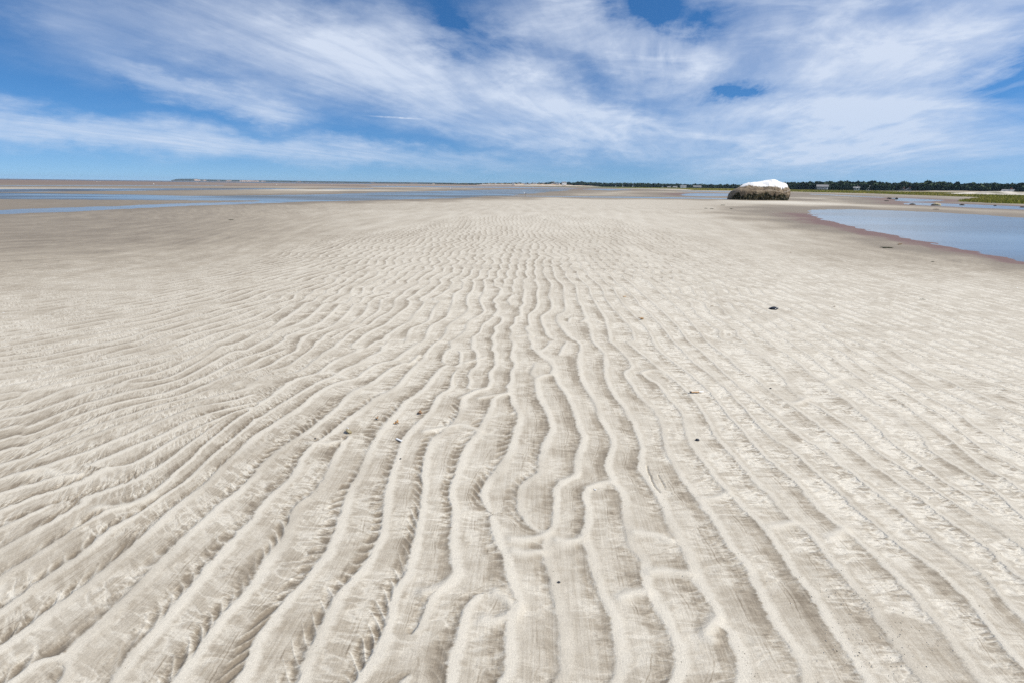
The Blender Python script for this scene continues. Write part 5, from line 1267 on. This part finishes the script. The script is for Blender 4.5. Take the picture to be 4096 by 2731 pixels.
scrap(2180, 885, .12, weed_d, 'dark speck of weed far out on the middle sand', 14, 4)
scrap(2847, 1227, .05, weed_b, 'brown crumbs of weed left of the mussel', 15, 4)

# ------------------------------------------------------------------ shells
nacre = material('shell_white', (0.80, 0.79, 0.76), .35, .5, .06, 60); horn = material('shell_brown', (0.22, 0.12, 0.055), .45, .45, .35, 90); olive = material('shell_olive', (0.26, 0.215, 0.12), .35, .5, .4, 120); amber = material('shell_amber', (0.44, 0.25, 0.09), .4, .5, .3, 90); black_m = material('mussel_black', (0.022, 0.026, 0.034), .28, .5, .3, 60); inner_m = material('mussel_inside', (0.30, 0.26, 0.32), .3, .5)
def put(o, px, py, rz, label, cat, dz=0.0, group=None):
    x_, y_ = ground(px, py); x_, y_ = float(x_), float(y_)
    o.location = (x_, y_, sand_z(x_, y_) + dz); o.rotation_euler.z = rz
    tag(o, label, cat, group)
def shell_sheet(name, L_, w_, arch, th, m, parent=None, jag=0.0, seed=0, nu=14, nv=10, taper=0.0, fan=False):
    r3 = random.Random(seed)
    top, V_, F_ = [], [], []
    for lay in (0, 1):
        for i in range(nu):
            u = i / (nu - 1)
            for j in range(nv):
                v = j / (nv - 1) * 2 - 1
                ww = w_ * (1 - taper * u)
                if fan: ww = w_ * math.sqrt(max(0, 1 - (2 * u - 1) ** 2)) + .0004
                lx = (u - .5) * L_ + jag * L_ * (r3.uniform(-1, 1) if i in (0, nu - 1) else 0)
                z_ = arch * (1 - v * v) * (math.sin(math.pi * min(max(u, .04), .96)) ** .5 if fan else 1) - (th if lay else 0)
                V_.append((lx, v * ww / 2, z_))
    k = nu * nv
    for i in range(nu - 1):
        for j in range(nv - 1):
            a_ = i * nv + j
            F_ += [(a_, a_ + nv, a_ + nv + 1, a_ + 1), (k + a_, k + a_ + 1, k + a_ + nv + 1, k + a_ + nv)]
    ring = [i * nv for i in range(nu)] + [(nu - 1) * nv + j for j in range(1, nv)] + [i * nv + nv - 1 for i in range(nu - 2, -1, -1)] + [j for j in range(nv - 2, 0, -1)]
    for a_, b_ in zip(ring, ring[1:] + ring[:1]): F_.append((b_, a_, k + a_, k + b_))
    me = bpy.data.meshes.new(name); me.from_pydata(V_, [], F_); me.update(); me.polygons.foreach_set('use_smooth', np.ones(len(F_), bool))
    return link(name, me, m, parent)
# mussel with both valves
ms = empty('mussel', (0, 0, 0)); put(ms, 3097, 1238, -.42, 'blue black mussel shell gaping open on the pale sand at the right', 'mussel', .004)
for s_ in (1, -1):
    vv = shell_sheet('valve', .085, .046, .019, .0025, black_m, ms, 0, 3, 16, 10, 0, True)
    vv.location = (0 if s_ > 0 else -.016, .0 if s_ > 0 else -.015, .012 if s_ > 0 else .004); vv.rotation_euler = (math.radians(18 if s_ > 0 else -24), 0, .05 * s_)
hg = shell_sheet('hinge', .03, .02, .006, .003, inner_m, ms, 0, 4, 8, 6, .3); hg.location = (-.04, -.004, .012)
# snail shell: a spiral tube lying with its mouth up
def snail(px, py, size, label):
    t = empty('snail_shell', (0, 0, 0)); put(t, px, py, 2.3, label, 'shell', .006)
    V_, F_ = [], []
    turns, n_, sd_ = 2.6, 64, 14
    for i in range(n_):
        f = i / (n_ - 1); th = f * turns * 2 * math.pi; g = math.exp(-1.15 * (1 - f) * turns)
        rc, rt = size * .52 * g, size * .44 * g
        cz = size * .42 * (1 - g) * 0.9
        for k in range(sd_):
            a_ = 2 * math.pi * k / sd_
            rr = rc + rt * math.cos(a_)
            V_.append((rr * math.cos(th), rr * math.sin(th), cz + rt * .8 * math.sin(a_) + size * .25))
    for i in range(n_ - 1):
        for k in range(sd_): F_.append((i * sd_ + k, i * sd_ + (k + 1) % sd_, (i + 1) * sd_ + (k + 1) % sd_, (i + 1) * sd_ + k))
    me = bpy.data.meshes.new('whorl'); me.from_pydata(V_, [], F_); me.update(); me.polygons.foreach_set('use_smooth', np.ones(len(F_), bool))
    whorl = link('whorl', me, olive, t); whorl.rotation_euler = (math.radians(24), math.radians(-12), 0)
    lip = tube('lip', [(size * (.50 + .42 * math.cos(a_)), 0, size * (.36 + .34 * math.sin(a_))) for a_ in np.linspace(.3, 6.0, 14)], [size * .07] * 14, nacre, t, 7)
    lip.rotation_euler = whorl.rotation_euler
snail(1391, 1731, .027, 'round olive snail shell with pale lip, leftmost of the shell scraps')
def fragments(px, py, label, m1, m2, seed, size):
    t = empty('broken_shell', (0, 0, 0)); put(t, px, py, random.Random(seed).uniform(0, 3), label, 'shell', .004, 'broken shells near the snail shell')
    r3 = random.Random(seed)
    for q in range(3):
        f = shell_sheet('shard', size * r3.uniform(.5, 1), size * r3.uniform(.25, .5), size * .14, .0016, (m1, m2)[q % 2], t, .12, seed + q, 9, 7, r3.uniform(0, .6))
        f.location = (r3.uniform(-.3, .3) * size, r3.uniform(-.3, .3) * size, .004 * q + .004); f.rotation_euler = (r3.uniform(-.5, .5), r3.uniform(-.4, .4), r3.uniform(0, 3))
fragments(1510, 1676, 'small broken brown shell just right of the snail shell', horn, amber, 21, .026)
fragments(1588, 1695, 'broken amber and brown shell in the middle of the scraps', amber, horn, 22, .030)
fragments(1676, 1653, 'broken brown shell, farthest right of the scraps', horn, amber, 23, .030)
o = shell_sheet('razor_shell', .052, .0125, .0035, .0012, nacre, None, .02, 5, 18, 8, .15); put(o, 1598, 1762, math.radians(-38), 'gleaming white razor shell piece below the broken shells', 'shell', .006)
rz = empty('razor_clam', (0, 0, 0)); put(rz, 2786, 1572, math.radians(3), 'long brown and white razor clam lying across the ripples at right', 'shell', .006)
a1 = shell_sheet('valve', .088, .012, .004, .0012, nacre, rz, .02, 6, 20, 8, .1); a1.location = (.006, .004, .004)
a2 = shell_sheet('valve', .058, .011, .005, .0012, amber, rz, .03, 7, 18, 8, .35); a2.location = (-.012, -.004, .005); a2['label'] = 'amber brown half of the razor clam'
a3 = shell_sheet('tip', .010, .013, .006, .003, black_m, rz, .05, 8, 6, 6, 0); a3.location = (-.046, 0, .004)
o = shell_sheet('crab_shell', .052, .020, .006, .0015, amber, None, .06, 11, 14, 9, 0, True); put(o, 2498, 1188, .3, 'flat orange shell scrap among straight ripples', 'shell', .004)
cs = empty('curled_shell', (0, 0, 0)); put(cs, 2567, 1279, -.2, 'curled orange shell glinting on a ripple crest', 'shell', .005)
q_ = shell_sheet('shell_cup', .045, .030, -.014, .0015, amber, cs, .05, 12, 14, 9, 0, True); q_.location.z = .014
q2 = tube('stalk', [(-.018, .004, .012), (-.034, .010, .008), (-.046, .012, .004)], [.004, .003, .001], horn, cs, 6)
peb = material('dark_pebble', (0.030, 0.032, 0.038), .6, .4, .2, 40)
o = blob('pebble', peb, .012, .010, .009, 41, None, 2, .15); put(o, 2789, 1761, 0, 'small dark pebble between ripples at right', 'pebble', .004)
for (px, py, w_, lab) in ((2235, 2330, .006, 'black grain beside a crest in the bottom middle'), (1602, 1837, .006, 'black grain left of the middle below the white shell'), (1261, 1755, .006, 'dark grain left of the snail shell'), (3082, 1553, .008, 'dark grain near the right of the razor clam')):
    o = blob('pebble', peb, w_, w_ * .8, w_ * .7, px, None, 2, .2); put(o, px, py, 0, lab, 'pebble', .002)
chip_lab = ['white shell chip in the very middle of the ripples, level with the mussel', 'white shell chip on a crest left of the flat orange scrap', 'white shell chip below left of the flat orange scrap', 'white shell chip farther out, just right of the middle', 'white shell chip touching a crest just above the flat orange scrap',
            'white shell chip at the left edge of the picture', 'white shell chip on the left ripples, level with the mussel', 'higher of two white shell chips left of the middle', 'lower of two white shell chips left of the middle', 'right one of two far white shell chips on the middle sand', 'far white shell chip on the left middle sand', 'white shell chip on the hooked crest left of the cracks', 'left one of two far white shell chips on the middle sand', 'white shell chip right of the middle, above the curled shell']
chips = [(2063, 1182), (2344, 1163), (2392, 1208), (2266, 1112), (2520, 1172), (16, 1254), (610, 1201), (1750, 1131), (1706, 1173), (2380, 1014), (1490, 1032), (2380, 1960), (2290, 1000), (2686, 1065)]
for i, (px, py) in enumerate(chips):
    w_ = random.uniform(.010, .020) * (1.5 if py < 1100 else 1)
    o = shell_sheet('shell_chip', w_, w_ * .5, w_ * .15, .0012, nacre, None, .1, 60 + i, 7, 5, .3)
    put(o, px, py, random.uniform(0, 3), chip_lab[i], 'shell chip', .003, 'white shell chips on the sand')

# ------------------------------------------------------------------ loose crumbs and flecks along the crests
def crumbs():
    Vs, Fs, Ts = [], [], []
    spots_ = []
    for P in crests:
        for _ in range(int(26)):
            i = int(rng.integers(0, len(P) - 1)); p = P[i] + (P[i + 1] - P[i]) * rng.uniform()
            if np.hypot(*p) < 3.2 and perlin(np.array([p[0] * 2]), np.array([p[1] * 2]), 77)[0] > -.1:
                spots_.append((p[0] + abs(rng.normal(0, .012)), p[1] + rng.normal(0, .01), rng.uniform(.0010, .0022), rng.uniform(0.1, .7)))
    # crumbly casts: around the cracks, lower right, and by the shells
    for (px, py, sp, num) in ((2690, 1985, .05, 40), (3390, 2440, .10, 90), (3520, 2530, .09, 80), (1560, 1690, .11, 80), (2640, 1890, .03, 20), (3300, 2500, .12, 50), (2950, 1500, .06, 40), (3280, 1430, .05, 30), (310, 1446, .06, 30)):
        x_, y_ = ground(px, py)
        for _ in range(num):
            spots_.append((float(x_) + rng.normal(0, sp), float(y_) + rng.normal(0, sp * 1.2), rng.uniform(.0010, .0032), rng.uniform(.8, 1.0) if rng.uniform() < .93 else .3))
    ico = [(0, 0, 1), (.9, 0, .1), (-.45, .78, .2), (-.45, -.78, .0), (.1, .1, -.8)]
    fc = [(0, 1, 2), (0, 2, 3), (0, 3, 1), (4, 2, 1), (4, 3, 2), (4, 1, 3)]
    for (x_, y_, s_, t_) in spots_:
        z_ = sand_z(x_, y_); b0 = len(Vs); an = rng.uniform(0, 6.28); ca, sa = math.cos(an), math.sin(an)
        st = rng.uniform(.7, 1.6)
        for (a_, b_, c_) in ico:
            a2_ = a_ * st
            Vs.append((x_ + (a2_ * ca - b_ * sa) * s_, y_ + (a2_ * sa + b_ * ca) * s_, z_ + c_ * s_ * .7 + s_ * .3)); Ts.append(t_)
        Fs += [tuple(i + b0 for i in f) for f in fc]
    me = bpy.data.meshes.new('sand_crumbs'); me.from_pydata(Vs, [], Fs); me.update(); attr(me, 'tone', Ts)
    tag(link('sand_crumbs', me, leafy_material('sand_crumbs', (0.10, 0.08, 0.045), (0.62, 0.57, 0.48), .9)), kind='stuff')
crumbs()

# ------------------------------------------------------------------ sea air
hz_v, hz_f = box(0, 4200, 21.5, 19000, 10400, 47)
me = bpy.data.meshes.new('haze'); me.from_pydata(hz_v, [], hz_f); me.update()
hm = bpy.data.materials.new('haze'); hm.use_nodes = True
hn = hm.node_tree; hn.nodes.clear()
pv_ = hn.nodes.new('ShaderNodeVolumePrincipled'); ho = hn.nodes.new('ShaderNodeOutputMaterial')
hn.links.new(pv_.outputs[0], ho.inputs['Volume'])
pv_.inputs['Color'].default_value = (0.55, 0.76, 1.0, 1); pv_.inputs['Density'].default_value = HAZE; pv_.inputs['Anisotropy'].default_value = 0.1
tag(link('haze', me, hm), kind='stuff')
